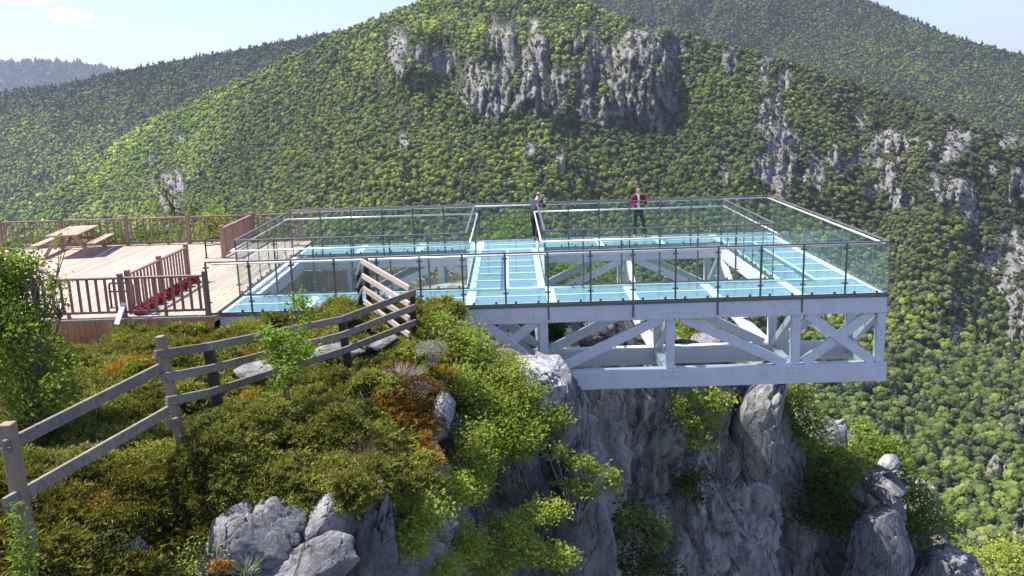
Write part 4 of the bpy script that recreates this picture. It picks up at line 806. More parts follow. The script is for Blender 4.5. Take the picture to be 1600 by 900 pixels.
prock(700, 458, 27.0, (1.3, 0.7, 0.30), 49, 'rock_pale', 'low pale rock under the terrace beside the central walkway', rough=0.3)
prock(940, 520, 25.5, (1.1, 0.8, 0.55), 51, 'rock', 'dark rock behind the truss diagonals left of the middle post', rough=0.35)
prock(1378, 880, 31.6, (1.15, 0.95, 2.75), 55, 'rock_under', 'broad grey rock pillar standing apart at the lower right', rough=0.30, vert=0.28)
# ------------------------------------------------------------------ juniper mat
def spray_mesh(name, seed, m, nb=32, R_=0.16, blade=0.032, wb=0.0075):
    r = np.random.default_rng(seed); V, Fc = [], []
    for b in range(nb):
        a = r.random()*6.28; el = 0.25+0.9*r.random(); L_ = R_*(0.6+0.6*r.random()); d = np.array([math.cos(a)*math.cos(el), math.sin(a)*math.cos(el), math.sin(el)*0.9])
        bend = np.array([0, 0, -0.25*L_])
        for k in range(13):
            t = 0.2+0.8*k/12; c = d*L_*t+bend*t*t; dd = d*0.9+r.normal(size=3)*0.55; dd /= np.linalg.norm(dd); s = np.cross(dd, r.normal(size=3)); s /= np.linalg.norm(s)
            l = blade*(0.7+0.6*r.random()); i = len(V); V += [c-s*wb*0.6, c+s*wb*0.6, c+dd*l*0.6+s*wb*0.7, c+dd*l]; Fc += [(i, i+1, i+2), (i, i+2, i+3)]
    return np_mesh(name, V, Fc, [m], False)
SPR = [proto('juniper_spray', spray_mesh('juniper_spray_'+str(i), 80+i, M['juniper'])) for i in range(4)]
# sprays on the tops of the rocks under the overhang
def mound(x, y): return 0.50*np.clip(0.5+0.85*fbm(np.asarray(x)*0.85, np.asarray(y)*0.85, 0, 71, 2), 0, 1)+0.10*ridged(np.asarray(x)*2.0, np.asarray(y)*2.0, 0, 72, 2)
BARE = [(3.2, -2.6, 0.9, 0.9), (2.3, -4.4, 0.6, 0.55), (4.1, -1.6, 0.7, 0.6), (5.1, -5.6, 0.35, 0.5), (3.55, -.7, .5, .35)]
FL = np.array([P1[:2], P2[:2], P3[:2], P4[:2], P5[:2], P6[:2]])
def damp(x, y):
    d = np.full(np.shape(x), 9.0)
    for a, b in zip(FL[:-1], FL[1:]):
        v = b-a; t = np.clip(((x-a[0])*v[0]+(y-a[1])*v[1])/(v@v), 0, 1); d = np.minimum(d, np.hypot(x-a[0]-t*v[0], y-a[1]-t*v[1]))
    return 0.25+0.75*sst(0.2, 1.0, d)
def cover(x, y):
    c = np.ones_like(x)
    for a, b, ra, rb in BARE: c = c*(1-0.9*np.exp(-((x-a)/ra)**2-((y-b)/rb)**2))
    c = c*(x < 5.6)*(y < -0.42)*(y > -16)
    return c*(fbm(x*0.8, y*0.8, 0, 75, 3) > -0.55)
r = np.random.default_rng(5)
# dark woody mass below the sprays, following the mounds
jx, jy = np.meshgrid(np.arange(-13, 6.2, 0.1), np.arange(-15, -0.3, 0.1)); sd = inside(jx, jy); cv = cover(jx, jy)
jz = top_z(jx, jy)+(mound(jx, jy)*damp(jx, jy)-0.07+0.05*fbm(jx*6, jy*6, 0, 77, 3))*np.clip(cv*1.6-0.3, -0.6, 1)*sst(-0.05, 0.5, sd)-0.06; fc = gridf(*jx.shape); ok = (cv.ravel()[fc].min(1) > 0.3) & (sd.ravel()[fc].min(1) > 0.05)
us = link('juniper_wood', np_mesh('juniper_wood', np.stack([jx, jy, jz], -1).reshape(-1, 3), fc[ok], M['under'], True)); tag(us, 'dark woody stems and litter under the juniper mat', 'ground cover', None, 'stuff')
n = 62000; x = r.uniform(-12.5, 6.0, n); y = r.uniform(-14.5, -0.42, n); dcam = np.hypot(x-CX, y-CY); keep = r.random(n) < np.clip(cover(x, y), 0, 1)
sd = inside(x, y); keep &= sd > 0.02; 
th = np.degrees(np.arctan2(x-CX, y-CY)); keep &= (th > -36) & (th < 5)
bil = 1-np.abs(vn(x*2.9, y*2.9, 0, 171))*1.6+0.35*vn(x*7, y*7, 0, 172); keep &= bil > 0.32
x, y, sd, bil = x[keep], y[keep], sd[keep], bil[keep]; z = top_z(x, y)+(mound(x, y)*damp(x, y)+0.15*np.clip(bil, 0, 1.2))*sst(-0.05, 0.5, sd)
Pj = [np.stack([x, y, z-0.06+0.06*r.random(len(x))], 1)]
# hanging down over the rim on the left
SH = CLV.shape; kk = r.integers(0, SH[1], 42000); tr_ = r.integers(2, 34, 42000); Q = CLV[tr_, kk]; s_ = rs[kk]
hang = (Q[:, 0] < 5.6) & (Q[:, 1] > -15.3); dep = np.interp(Q[:, 0], [-6, 1.6, 2.2, 2.6, 4.6, 5.6], [4.5, 3.4, 1.4, 0.30, 0.30, 0.5])
hang &= (ts[tr_] < dep*(0.85+0.5*fbm(Q[:, 0]*1.5, Q[:, 1]*1.5, 0, 78, 3))); Q = Q[hang]; kk = kk[hang]; Q = Q+np.stack([on[kk, 0], on[kk, 1], 0*on[kk, 0]], 1)*(0.1+0.22*r.random((len(Q), 1))); Pj.append(Q)
for k in range(30):       # clumps creeping over the tops of the rocks
    px, py = r.uniform(325, 625), r.uniform(738, 758); d = hit(px, py, 11.5); q = at(px, py, d-0.08); Pj.append(q+r.normal(size=(46, 3))*np.array([0.11, 0.10, 0.06]))
for px, py in ((478, 768), (330, 800), (545, 775)):
    q = at(px, py, hit(px, py, 11.5)-0.03); Pj.append(q+r.normal(size=(50, 3))*np.array([0.10, 0.08, 0.10]))
Pj = np.vstack(Pj); n = len(Pj); nz_ = fbm(Pj[:, 0]*1.3, Pj[:, 1]*1.3, Pj[:, 2]*1.3, 79, 3)
val = (1.0+0.8*nz_)[:, None]*np.array([1.0, 1.0, 0.9]); br = (fbm(Pj[:, 0]*1.1+9, Pj[:, 1]*1.1, 0, 83, 3) > 0.42)[:, None]; val = np.where(br, val*np.array([1.35, 0.75, 0.5]), val)
jX, jY = to_px(Pj); shade_brown = (jY > 735+20*nz_) & (jX < 330); val = np.where(shade_brown[:, None], val*np.array([0.74, 0.68, 0.6]), val)  # shade of the lower left bank put into the tint, with some withered brown
for px, py, d, rad in ((105, 632, 12.6, 0.42), (145, 645, 12.4, 0.35), (650, 640, 14.6, 0.5), (690, 690, 14.3, 0.4), (600, 640, 14.2, 0.3), (150, 785, 9.6, 0.3)):
    q = at(px, py, d); near_ = (np.linalg.norm(Pj-q, axis=1) < rad)[:, None]; val = np.where(near_, np.array([1.55, 0.8, 0.5])*(0.8+0.5*r.random((n, 1))), val)
sc_ = (0.9+0.9*r.random(n))[:, None]*np.ones(3); rot = np.stack([r.normal(size=n)*0.35-0.15, r.normal(size=n)*0.35, r.random(n)*6.28], 1)
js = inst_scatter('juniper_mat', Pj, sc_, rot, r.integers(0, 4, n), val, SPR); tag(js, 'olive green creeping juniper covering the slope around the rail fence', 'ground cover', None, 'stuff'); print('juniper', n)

# ------------------------------------------------------------------ leafy shrubs and small trees
def shrub(name, label, cat, base, lobes, n_leaf, size, m, seed, stems=7, up=0.45, spread=0.13, droop=0.0, group=None, stem_r=0.02, stem_m='bark', aspect=0.55, per=16, shell=0.55):
    """lobes: centre (relative to base) and radii; clusters of leaves fill them, twigs reach the clusters"""
    rg = np.random.default_rng(seed); root = thing(name, label, cat, base, group); lobes = [(np.array(c, float), np.array(q, float)) for c, q in lobes]
    vol = np.array([q[0]*q[1]*q[2] for _, q in lobes])**0.75; pr = vol/vol.sum(); nc = max(4, n_leaf//per); li = rg.choice(len(lobes), nc, p=pr)
    D = rg.normal(size=(nc, 3)); D /= np.linalg.norm(D, axis=1)[:, None]; rad = (shell+(1-shell)*rg.random((nc, 1)))**0.7
    cc = np.array([lobes[i][0] for i in li])+D*rad*np.array([lobes[i][1] for i in li]); gap = fbm(cc[:, 0]*2.2/max(1, size*9), cc[:, 1]*2.2/max(1, size*9), cc[:, 2]*2.2/max(1, size*9), seed, 2); cc = cc[gap > -0.32]
    C = np.repeat(cc, per, 0)+rg.normal(size=(len(cc)*per, 3))*spread*np.array([1, 1, 0.7]); V_, F_ = leaves(C, size, up, rg, aspect, None, droop)
    link('crown', np_mesh('crown', V_, F_, [M[m]], False), root)
    if stems:
        mb = MB(); tops = [lobes[i % len(lobes)][0]+rg.normal(size=3)*lobes[i % len(lobes)][1]*0.45 for i in range(stems)]
        for t in tops:
            b0 = rg.normal(size=3)*np.array([0.05, 0.05, 0]); mid = b0*0.5+t*0.5+rg.normal(size=3)*0.045*np.linalg.norm(t); mb.tube([b0-np.array([0, 0, 0.15]), mid, t], [stem_r, stem_r*0.7, stem_r*0.25], 5, False)
            near_c = cc[np.argsort(((cc-t)**2).sum(1))[:14]] if len(cc) else []
            for q in near_c: s0 = mid*0.4+t*0.6; mb.tube([s0, (s0+q)/2+rg.normal(size=3)*0.03, q], [stem_r*0.35, stem_r*0.25, stem_r*0.12], 4, False)
        mb.build('stems', M[stem_m], root)
    return root
def W3(px, py, d): return Vector(at(px, py, d))
def lobes_px(base, L_, snap=0.0): return [((W3(px, py, (min(d, hit(px, py, d, 9)-snap) if snap else d))-base), rr3) for px, py, d, rr3 in L_]
b = W3(55, 660, 13.2)
shrub('leafy_shrub', 'tall bright green broadleaf shrub at the left edge in front of the deck', 'shrub', b, lobes_px(b, [(20, 440, 13.2, (.50, .5, .50)), (-40, 480, 13.0, (.6, .6, .7)), (40, 520, 13.1, (.55, .55, .55)), (60, 470, 13.0, (.35, .35, .4)), (20, 600, 13.0, (.6, .5, .45)), (-60, 600, 12.8, (.7, .6, .7)), (80, 560, 12.9, (.30, .35, .4)), (90, 610, 12.8, (.30, .3, .25)), (40, 410, 13.1, (.2, .2, .2)), (95, 445, 13.0, (.12, .12, .38)), (98, 350+30, 13.0, (.06, .06, .35)), (60, 630, 12.9, (.5, .4, .3)), (20, 550, 12.8, (.6, .5, .6)), (100, 590, 12.7, (.22, .25, .4))]), 12500, 0.066, 'leaf_mid', 101, 14, spread=0.10, stem_r=0.024, shell=0.35)
shrub('leafy_shrub', 'yellow green outer growth of the shrub at the left picture edge', 'shrub', b+Vector((-.2, .1, 0)), lobes_px(b+Vector((-.2, .1, 0)), [(10, 420, 13.3, (.42, .4, .34)), (-30, 450, 13.2, (.4, .4, .4)), (25, 500, 12.9, (.4, .4, .3))]), 6500, 0.06, 'leaf_bright', 102, 3, spread=0.10, shell=0.4)
b = W3(450, 610, 13.6)
shrub('sapling', 'young pale green leafed sapling growing through the fence by a black post', 'tree', b, lobes_px(b, [(448, 520, 13.7, (.28, .26, .17)), (425, 528, 13.7, (.2, .2, .14)), (470, 480, 13.9, (.16, .16, .10)), (465, 470, 13.9, (.1, .1, .13)), (470, 545, 13.5, (.22, .2, .16)), (430, 555, 13.6, (.2, .2, .14)), (455, 580, 13.4, (.2, .16, .12)), (440, 600, 13.4, (.14, .14, .1)), (482, 495, 13.8, (.1, .1, .1))]), 2100, 0.085, 'leaf_bright', 103, 3, spread=0.08, stem_r=0.016, aspect=0.42, per=9, droop=0.3)
b = W3(760, 700, hit(760, 700, 16.4))
shrub('cliff_shrub', 'large yellow green shrub spilling over the rock below the terrace edge', 'shrub', b, lobes_px(b, [(712, 522, 17.9, (.42, .5, .28)), (735, 550, 17.8, (.6, .5, .38)), (790, 590, 17.4, (.55, .5, .42)), (720, 600, 16.6, (.35, .4, .35)), (760, 640, 16.8, (.7, .5, .42)), (800, 680, 16.6, (.6, .5, .45)), (745, 690, 16.0, (.45, .4, .4)), (860, 650, 17.3, (.35, .3, .22)), (835, 610, 17.6, (.2, .25, .2)), (690, 500, 17.9, (.16, .2, .12)), (740, 730, 15.6, (.4, .4, .4))], 0.35), 30000, 0.064, 'leaf_vine', 104, 16, spread=0.12, stem_r=0.022, stem_m='twig', shell=0.4)
b = W3(765, 850, 16.2)
shrub('hanging_shrub', 'hanging bright leafed shrub with pale bare twigs at the bottom centre', 'shrub', b, lobes_px(b, [(660, 800, 14.8, (.42, .4, .34)), (700, 770, 15.0, (.4, .4, .3)), (735, 755, 15.2, (.35, .35, .25)), (640, 840, 14.6, (.25, .3, .25)), (720, 850, 14.9, (.42, .4, .36)), (790, 830, 15.4, (.4, .4, .26)), (850, 800, 15.8, (.45, .3, .2)), (830, 860, 15.4, (.3, .3, .26)), (770, 880, 15.2, (.5, .4, .2)), (690, 890, 14.6, (.3, .3, .2)), (870, 870, 15.4, (.3, .25, .2))], 0.35), 16000, 0.068, 'leaf_vine', 105, 20, spread=0.10, stem_r=0.011, stem_m='twig', shell=0.3, droop=0.4)
b = W3(900, 800, hit(900, 800, 16.4))
shrub('hanging_shrub', 'sparse yellowish spray of leaves reaching right across the grey pillar', 'shrub', b, lobes_px(b, [(865, 700, 16.6, (.3, .3, .15)), (905, 720, 16.6, (.3, .3, .12)), (940, 735, 16.7, (.3, .3, .13)), (900, 755, 16.6, (.42, .3, .12)), (960, 755, 16.7, (.16, .2, .17)), (925, 765, 16.6, (.35, .3, .1))], 0.35), 2600, 0.07, 'leaf_vine', 106, 12, spread=0.07, stem_r=0.018, stem_m='twig', shell=0.2, per=10, droop=0.3)
b = W3(592, 766, hit(592, 775, 11.6)-.02)
shrub('silver_bush', 'small silvery sage bush on top of the pale rock pillar', 'shrub', b, [((-.05, 0, .1), (.16, .15, .16)), ((.08, 0, .05), (.12, .12, .12))], 1500, 0.035, 'sage', 107, 8, up=0.2, spread=0.03, aspect=0.25, stem_m='twig', shell=0.2)
b = W3(675, 555, 16.2)
shrub('silver_bush', 'faint silvery bush left of the bright cliff shrub near the fence corner', 'shrub', b, [((0, 0, .12), (.3, .25, .2))], 1300, 0.04, 'sage', 108, 8, up=0.2, spread=0.04, aspect=0.22, stem_m='twig', shell=0.2)
b = W3(40, 890, 8.5)
shrub('leafy_sprout', 'bright green upright sprout beside the nearest fence post', 'plant', b, [((.0, 0, .15), (.10, .1, .15)), ((.02, 0, .42), (.06, .06, .14)), ((.05, 0, .0), (.14, .12, .10)), ((-.02, 0, .55), (.04, .04, .12)), ((.02, 0, .28), (.12, .1, .08))], 330, 0.075, 'leaf_bright', 109, 5, up=0.5, spread=0.05, aspect=0.32, stem_r=0.007, per=6)
for i, (px, py, d, rr3, nl, lb) in enumerate([(210, 505, 17.6, (.45, .4, .25), 900, 'bright green weed in front of the brown deck skirt'), (130, 870, 9.2, (.55, .4, .30), 1300, 'dark low leafy shrub at the bottom left corner by the fence post'), (560, 640, 13.5, (.30, .3, .18), 500, 'small green sprig in the juniper above the grass tuft'),
        (395, 735, 11.7, (.30, .3, .20), 600, 'small leafed plant on the juniper overhang, left of centre'), (520, 745, 11.7, (.25, .25, .2), 500, 'small leafed plant hanging over the slanting rock slab'), (320, 880, 10.0, (.35, .35, .2), 500, 'low yellowish plant at the bottom edge below the overhang')]):
    b = W3(px, py, hit(px, py, d)); shrub('low_plant', lb, 'plant', b, [((0, 0, .1), rr3)], nl, 0.05, ['leaf_bright', 'leaf_dark', 'leaf_mid', 'leaf_mid', 'leaf_mid', 'leaf_vine'][i], 120+i, 5, spread=0.07, stem_r=0.008)
# moss, dry tufts
def tuft(name, label, cat, base, n, h, m, seed, lean=0.35, w_=0.006, spread=0.12):
    rg = np.random.default_rng(seed); V_, F_ = [], []
    for k in range(n):
        a = rg.random()*6.28; p0 = np.array([math.cos(a), math.sin(a), 0])*spread*rg.random(); d = np.array([math.cos(a)*lean, math.sin(a)*lean, 1])+rg.normal(size=3)*0.18; d /= np.linalg.norm(d); l = h*(0.5+0.6*rg.random()); s = np.cross(d, rg.normal(size=3)); s /= np.linalg.norm(s)
        i = len(V_); mid = p0+d*l*0.6; tip = p0+d*l+np.array([d[0], d[1], -0.5])*l*0.15; V_ += [p0-s*w_, p0+s*w_, mid+s*w_*0.8, mid-s*w_*0.8, tip]; F_ += [(i, i+1, i+2), (i, i+2, i+3), (i+3, i+2, i+4)]
    o_ = link(name, np_mesh(name, V_, F_, [M[m]], False), None, base); return tag(o_, label, cat)
tuft('dry_grass_tuft', 'pinkish brown dry grass tuft above the silvery bush', 'grass tuft', W3(568, 722, hit(568, 722, 12.0)-.05), 130, 0.42, 'straw', 131, 0.3, 0.005, 0.12)
tuft('dry_grass_tuft', 'grey tangle of dead twigs above the rusty hollow', 'dead twigs', W3(630, 590, 15.4), 160, 0.30, 'twig', 132, 0.9, 0.006, 0.3)
tuft('grass_tuft', 'pale green grass tuft at the bottom edge under the smooth rock', 'grass tuft', W3(385, 893, 10.3), 90, 0.22, 'sage', 133, 0.8, 0.006, 0.15)
def moss(label, base, r3, n, m, seed):
    rg = np.random.default_rng(seed); L5 = rg.normal(size=(7, 3))*np.array([0.5, 0.5, 0.25])*np.array(r3); which = rg.integers(0, 7, n); D = rg.normal(size=(n, 3)); D /= np.linalg.norm(D, axis=1)[:, None]; D[:, 2] = np.abs(D[:, 2])
    d = 1+0.25*fbm(D[:, 0]*2, D[:, 1]*2, D[:, 2]*2, seed, 3); V_, F_ = leaves(D*np.array(r3)*0.55*d[:, None]+L5[which], 0.032, 0.2, rg, 0.5, D*0.6); return tag(link('moss_cushion', np_mesh('moss_cushion', V_, F_, [M[m]], False), None, base), label, 'moss')
moss('bright orange moss cushion above the grey rock block', W3(637, 706, hit(637, 706, 13.2)), (0.34, 0.3, 0.16), 2600, 'orange', 141)
moss('rusty brown growth around the dark hollow by the fence end', W3(652, 606, hit(652, 606, 15.5)), (0.50, 0.35, 0.20), 3000, 'rust', 142)
moss('rusty red growth between orange moss and the bright shrub', W3(697, 690, hit(697, 690, 14.2)), (0.24, 0.25, 0.28), 1800, 'rust', 143)
moss('brown and olive growth right of the orange moss', W3(668, 660, hit(668, 660, 14.2)), (0.36, 0.3, 0.24), 2400, 'rust', 146)
moss('small orange moss patch in the shade at lower left', W3(150, 783, 9.7), (0.20, 0.2, 0.10), 700, 'orange', 144)
moss('yellow brown moss at the bottom edge left of centre', W3(352, 885, 10.2), (0.17, 0.15, 0.12), 600, 'orange', 145)
# bushes on the cliff, below and beyond the terrace
CB = [('cliff_bush', 'green bush hanging from the cliff just below the lower white beam', 1090, 640, 26.6, [((0, 0, 0), (.75, .5, .7)), ((.6, .1, .3), (.5, .4, .35)), ((.2, 0, -.8), (.45, .4, .45))], 3000, 0.11, 'leaf_mid'),
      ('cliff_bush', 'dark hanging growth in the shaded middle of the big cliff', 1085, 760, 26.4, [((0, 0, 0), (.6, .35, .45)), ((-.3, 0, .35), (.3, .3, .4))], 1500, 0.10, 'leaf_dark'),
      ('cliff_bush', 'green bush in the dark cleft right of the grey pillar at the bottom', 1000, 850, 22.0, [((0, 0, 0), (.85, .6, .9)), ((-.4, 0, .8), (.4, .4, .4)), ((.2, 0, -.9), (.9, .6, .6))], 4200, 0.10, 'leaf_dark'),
      ('cliff_bush', 'sunlit yellow green bush tip in the cleft at the bottom', 1028, 835, 21.4, [((0, 0, 0), (.35, .3, .34)), ((-.55, 0, .45), (.35, .3, .2)), ((-.9, .1, .15), (.2, .2, .4))], 1300, 0.09, 'leaf_bright'),
      ('cliff_bush', 'bright bush behind the right edge of the big cliff', 1255, 640, 31.5, [((0, 0, 0), (.8, .7, 1.0)), ((.4, 0, -1.0), (.7, .6, .6)), ((-.5, 0, .8), (.5, .4, .4))], 3600, 0.13, 'leaf_mid'),
      ('cliff_bush', 'leafy growth over the brown weathered rock knob', 1300, 725, 32.4, [((0, 0, 0), (1.0, .5, .8)), ((.9, 0, .1), (.5, .4, .7)), ((0, -.1, -1.1), (1.1, .5, .7)), ((.3, -.1, -2.1), (.9, .4, .6))], 6000, 0.12, 'leaf_mid'),
      ('cliff_bush', 'bright yellow green bush left of the round boulder', 1345, 678, 34.5, [((0, 0, 0), (.65, .5, .5)), ((.2, 0, -.8), (.7, .5, .5))], 2600, 0.12, 'leaf_bright'),
      ('cliff_bush', 'bright yellow green bush behind the round boulder', 1395, 705, 34.0, [((0, 0, 0), (.6, .5, .35)), ((.5, 0, -1.1), (.3, .4, .7)), ((-.4, 0, .1), (.4, .4, .4))], 2200, 0.12, 'leaf_bright'),
      ('cliff_bush', 'green bushes on the slope right of the rock pillar', 1440, 790, 34.5, [((0, 0, 0), (.9, .7, .8)), ((.6, 0, -.9), (.8, .6, .6)), ((-.4, 0, -1.2), (.6, .6, .8)), ((-.3, 0, .6), (.4, .5, .4))], 5200, 0.13, 'leaf_mid'),
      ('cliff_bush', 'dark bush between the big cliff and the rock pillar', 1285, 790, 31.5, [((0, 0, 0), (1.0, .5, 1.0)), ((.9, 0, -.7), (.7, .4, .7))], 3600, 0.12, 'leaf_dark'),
      ('slope_bush', 'yellow green bush behind the far railing, beyond the central walkway', 805, 368, 33.5, [((0, 0, 0), (.75, .7, .9)), ((-.7, 0, -.5), (.8, .6, .5)), ((.2, 0, .7), (.35, .4, .3)), ((-1.6, .5, -.7), (.9, .6, .5)), ((.6, 0, -.8), (.8, .6, .6))], 5200, 0.12, 'leaf_bright'),
      ('slope_bush', 'green bushes seen through the left part of the right opening', 905, 432, 33.5, [((0, 0, 0), (1.4, .7, .8)), ((-1.0, 0, .2), (.8, .6, .7)), ((1.2, 0, -.3), (.9, .6, .5))], 5200, 0.12, 'leaf_bright'),
      ('slope_bush', 'green bush seen through the truss above the pinkish rocks', 1078, 528, 33.6, [((0, 0, 0), (.8, .6, .6)), ((.6, .6, .2), (.8, .6, .4))], 2600, 0.12, 'leaf_mid'),
      ('slope_bush', 'dark bushes behind the truss at the left of the middle post', 900, 515, 26.5, [((0, 0, 0), (.9, .6, .45)), ((1.3, .3, 0), (.7, .5, .4)), ((-.9, .2, 0), (.5, .5, .4))], 3600, 0.11, 'leaf_dark'),
      ('slope_bush', 'low green bushes under the terrace, seen through the left opening', 545, 425, 30.5, [((0, 0, 0), (1.4, .6, .35)), ((2.6, .3, 0), (1.2, .6, .35))], 3000, 0.10, 'leaf_mid'),
      ('slope_bush', 'bright bush behind the back fence near the metal hoop', 338, 345, 33.5, [((0, 0, 0), (.55, .5, .75)), ((-.4, 0, -.5), (.7, .5, .5))], 2200, 0.10, 'leaf_bright'),
      ('slope_bush', 'sparse pale leafed young tree behind the back fence', 268, 322, 36.0, [((0, 0, 0), (.9, .6, .7)), ((-.3, 0, .6), (.4, .4, .4)), ((.6, 0, -.4), (.6, .5, .4))], 1100, 0.10, 'leaf_mid'),
      ('slope_bush', 'yellowish low bushes behind the balusters of the back fence', 170, 372, 34.5, [((0, 0, 0), (1.6, .5, .35)), ((-2.8, 0, -.1), (1.4, .5, .35)), ((2.2, 0, 0), (1.2, .5, .35))], 3600, 0.10, 'leaf_bright'),
      ('slope_bush', 'green shrubs at the lower right corner beyond the rock stub', 1560, 880, 60.0, [((0, 0, 0), (3.2, 2, 1.1)), ((-2.2, 0, -.8), (2, 1.4, 1.0)), ((2.6, 1, .2), (2, 1.6, 1.2))], 6000, 0.22, 'leaf_vine')]
for i, (nm, lb, px, py, d, lo_, nl, sz, mm) in enumerate(CB): shrub(nm, lb, 'bush', W3(px, py, d), lo_, int(nl*0.62), sz*1.1, mm, 200+i, 7, spread=sz*1.6, stem_r=0.03, per=14)
# ------------------------------------------------------------------ people
def skinned(name, chains, m, parent, sub=2, root=0):
    vs, es, rs_ = [], [], []; idx = {}
    for ch in chains:
        prev = None
        for p in ch:
            k = tuple(round(q, 4) for q in p[:3])
            if k not in idx: idx[k] = len(vs); vs.append(p[:3]); rs_.append(p[3] if hasattr(p[3], '__len__') else (p[3], p[3]))
            i = idx[k]
            if prev is not None: es.append((prev, i))
            prev = i
    me = bpy.data.meshes.new(name); me.from_pydata(vs, es, []); o_ = bpy.data.objects.new(name, me); COL.objects.link(o_); o_.parent = parent
    sk = o_.modifiers.new('skin', 'SKIN'); sk.use_smooth_shade = True
    for v, q in zip(me.skin_vertices[0].data, rs_): v.radius = q; v.use_root = False
    me.skin_vertices[0].data[root].use_root = True
    o_.modifiers.new('sub', 'SUBSURF').levels = sub; o_.modifiers['sub'].render_levels = sub; me.materials.append(m); return o_
SK = flat_mat('skin', (0.50, 0.30, 0.22), 0.55); HAIRB = flat_mat('brown_hair', (0.13, 0.055, 0.03), 0.6); HAIRD = flat_mat('dark_hair', (0.03, 0.022, 0.02), 0.6)
def figure(root, P, jacket, shirt, trousers, shoes, hair, bald=False):
    """P: joints, each a tuple; arms L and R lists shoulder, elbow, wrist; legs hip, knee, ankle"""
    pel, wai, che, nek, hd = [Vector(P[k]) for k in ('pelvis', 'waist', 'chest', 'neck', 'head')]; f = Vector(P['face']).normalized(); up_ = (hd-nek).normalized()
    C = [[(*pel, (.12, .09)), (*wai, (.115, .085)), (*che, (.14, .095)), (*nek, .05), (*(nek*0.4+hd*0.6), .06), (*hd, (.082, .095)), (*(hd+up_*0.07), (.062, .07))]]
    C.append([(*hd, (.082, .095)), (*(hd+f*0.095-up_*0.01), .012)])                                                    # nose
    for s in ('L', 'R'):
        sh, el, wr = [Vector(q) for q in P['arm'+s]]; C.append([(*che, (.14, .095)), (*sh, .05), (*el, .038), (*wr, .024)])
        h = Vector(P['hand'+s]).normalized(); pal = wr+h*0.075; C.append([(*wr, .024), (*pal, (.032, .014))]); sd_ = h.cross(Vector((0, 0, 1))).normalized()
        for q in range(4):
            a = pal+sd_*((q-1.5)*0.018)+h*0.02; C.append([(*pal, (.032, .014)), (*a, .009), (*(a+h*(0.035-0.004*abs(q-1.3))-Vector((0, 0, 0.012))), .008), (*(a+h*0.045-Vector((0, 0, 0.035))), .006)])
        C.append([(*(wr+h*0.03), .02), (*(wr+h*0.045+sd_*0.035), .009), (*(wr+h*0.075+sd_*0.045), .007)]); C.append([(*wr, .024), (*(wr+h*0.03), .02)])
        hp, kn, an, toe = [Vector(q) for q in P['leg'+s]]; C.append([(*pel, (.12, .09)), (*hp, .075), (*kn, .05), (*an, .034), (*toe, .03)])
    skinned('body', C, SK, root)
    T_ = [[(*(wai-Vector((0, 0, .02))), (.13, .1)), (*pel, (.14, .11))]]
    for s in ('L', 'R'):
        hp, kn, an, toe = [Vector(q) for q in P['leg'+s]]; T_.append([(*pel, (.14, .11)), (*hp, .092), (*kn, .066), (*(an+Vector((0, 0, .03))), .056)])
        skinned('shoe', [[(*(an-Vector((0, 0, .03))), .045), (*(an*0.5+toe*0.5-Vector((0, 0, 0.02))), (.045, .036)), (*toe, (.04, .028))]], shoes, root, 1)
    skinned('trousers', T_, trousers, root)
    J = [[(*(pel+Vector((0, 0, .02))), (.155, .118)), (*wai, (.14, .108)), (*che, (.168, .118)), (*(che*0.45+nek*0.55), (.09, .08))]]
    for s in ('L', 'R'): sh, el, wr = [Vector(q) for q in P['arm'+s]]; J.append([(*che, (.168, .118)), (*sh, .070), (*el, .056), (*(wr*0.93+el*0.07), .042)])
    skinned('jacket', J, jacket, root)
    if shirt:
        fr = Vector((f.x, f.y, 0)).normalized(); skinned('shirt', [[(*(pel+fr*0.085+Vector((0, 0, .03))), (.062, .035)), (*(wai+fr*0.078), (.06, .035)), (*(che+fr*0.072), (.052, .05)), (*(nek*0.75+che*0.25+fr*0.05), (.04, .035))]], shirt, root)
    if bald: skinned('hair', [[(*(hd-f*0.045-up_*0.045), (.074, .058)), (*(hd-f*0.06+up_*0.0), (.078, .05))]], hair, root)
    else: skinned('hair', [[(*(hd-f*0.05-up_*0.03), (.075, .06)), (*(hd-f*0.025+up_*0.055), (.086, .08)), (*(hd+f*0.03+up_*0.085), (.07, .045))]], hair, root)
    for s in (-1, 1):
        e = hd+f*0.083+up_*0.012+f.cross(up_)*0.032*s; skinned('eye', [[(*e, .008), (*(e+f*0.004), .006)]], HAIRD, root, 1)
        e = hd+f.cross(up_)*0.088*s-f*0.005; skinned('ear', [[(*(e-up_*0.02), .012), (*(e+up_*0.02), .014)]], SK, root, 1)
cloth = lambda n_, c: flat_mat(n_, c, 0.85)
A_ = thing('person', 'man in dark red jacket looking down at his hands on the far glass walkway', 'person', (10.98, 9.02, 0.016)); A_.rotation_euler = (0, 0, 0.05)
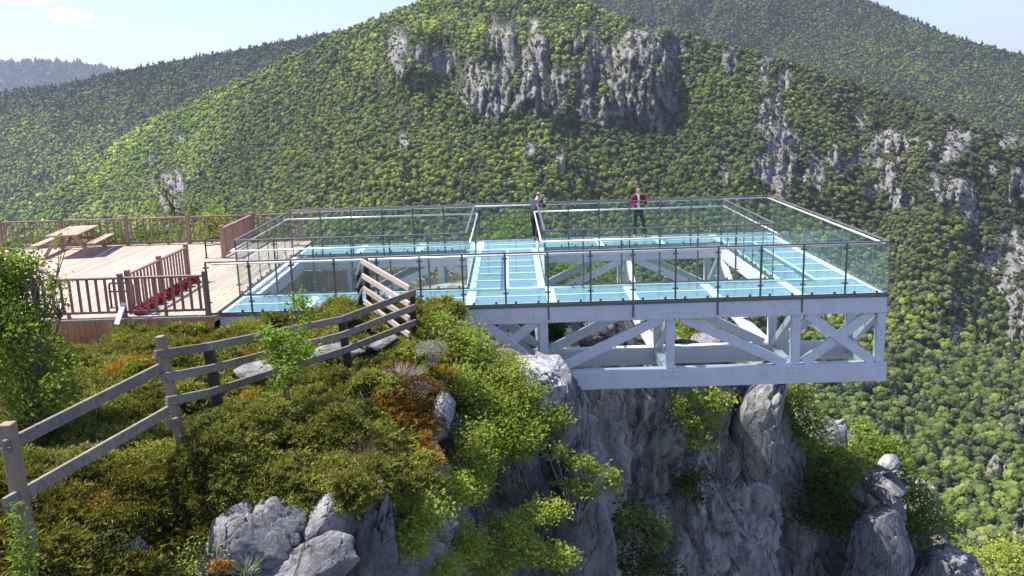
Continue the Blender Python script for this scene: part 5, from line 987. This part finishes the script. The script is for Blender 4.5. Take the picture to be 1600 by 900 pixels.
figure(A_, dict(pelvis=(0, 0, .93), waist=(0, 0.005, 1.08), chest=(0, 0.01, 1.32), neck=(0, -.015, 1.49), head=(-.005, -.065, 1.615), face=(-.05, -1, -.75),
    armL=[(-.175, 0.0, 1.385), (-.24, -.02, 1.12), (-.085, -.24, 1.15)], armR=[(.175, 0.0, 1.385), (.25, -.01, 1.12), (.07, -.25, 1.15)], handL=(.6, -.6, .15), handR=(-.6, -.6, .15),
    legL=[(-.095, 0, .86), (-.115, -.03, .49), (-.13, 0.01, .09), (-.15, -.15, .035)], legR=[(.095, 0, .86), (.16, -.03, .49), (.22, 0.02, .09), (.27, -.13, .035)]),
    cloth('dark_red_cloth', (0.20, 0.010, 0.018)), cloth('white_cloth', (0.78, 0.76, 0.8)), cloth('black_cloth', (0.016, 0.016, 0.018)), cloth('black_leather', (0.02, 0.018, 0.018)), HAIRB)
ph = MB().box((-.01, -.315, 1.175), (.075, .13, .009), Matrix.Rotation(0.35, 3, 'X')).build('mobile_phone', M['black'], None, bevel=0.003); tag(ph, 'small dark phone held in both hands by the man in the red jacket', 'phone')
ph.matrix_world = Matrix.Translation(A_.location)@Matrix.Rotation(0.05, 4, 'Z')
B_ = thing('person', 'balding man in a dark blue jacket leaning on the far railing with his back turned', 'person', (7.60, 9.08, 0.016)); B_.rotation_euler = (0, 0, math.radians(180-38))
figure(B_, dict(pelvis=(0, .05, .92), waist=(0, 0.02, 1.06), chest=(0, -.08, 1.27), neck=(0, -.16, 1.43), head=(0, -.21, 1.54), face=(0, -1, -.25),
    armL=[(-.17, -.09, 1.33), (-.22, -.22, 1.12), (-.09, -.40, 1.24)], armR=[(.17, -.09, 1.33), (.24, -.24, 1.12), (.08, -.42, 1.24)], handL=(.5, -.8, .2), handR=(-.5, -.8, .2),
    legL=[(-.09, .05, .85), (-.10, .01, .48), (-.10, .10, .09), (-.11, -.05, .035)], legR=[(.09, .05, .85), (.10, -.03, .48), (.11, -.02, .09), (.12, -.17, .035)]),
    cloth('navy_cloth', (0.045, 0.042, 0.075)), None, cloth('black_cloth', (0.016, 0.016, 0.02)), cloth('black_leather', (0.02, 0.018, 0.018)), HAIRD, bald=True)
# ------------------------------------------------------------------ air
HZ = 0
m, N, L, o = mat('haze_air'); pv = nn(N, 'ShaderNodeVolumePrincipled', {'Density': 0.00006, 'Anisotropy': 0.2}); pv.inputs['Color'].default_value = (0.72, 0.80, 1.0, 1); L.new(pv.outputs[0], o.inputs['Volume'])
hb = MB(); hb.box((0, 5500, 225), (19000, 17000, 1000)); ho = hb.build('haze', m); ho['kind'] = 'stuff'; ho['label'] = 'thin blue haze in the air of the gorge'
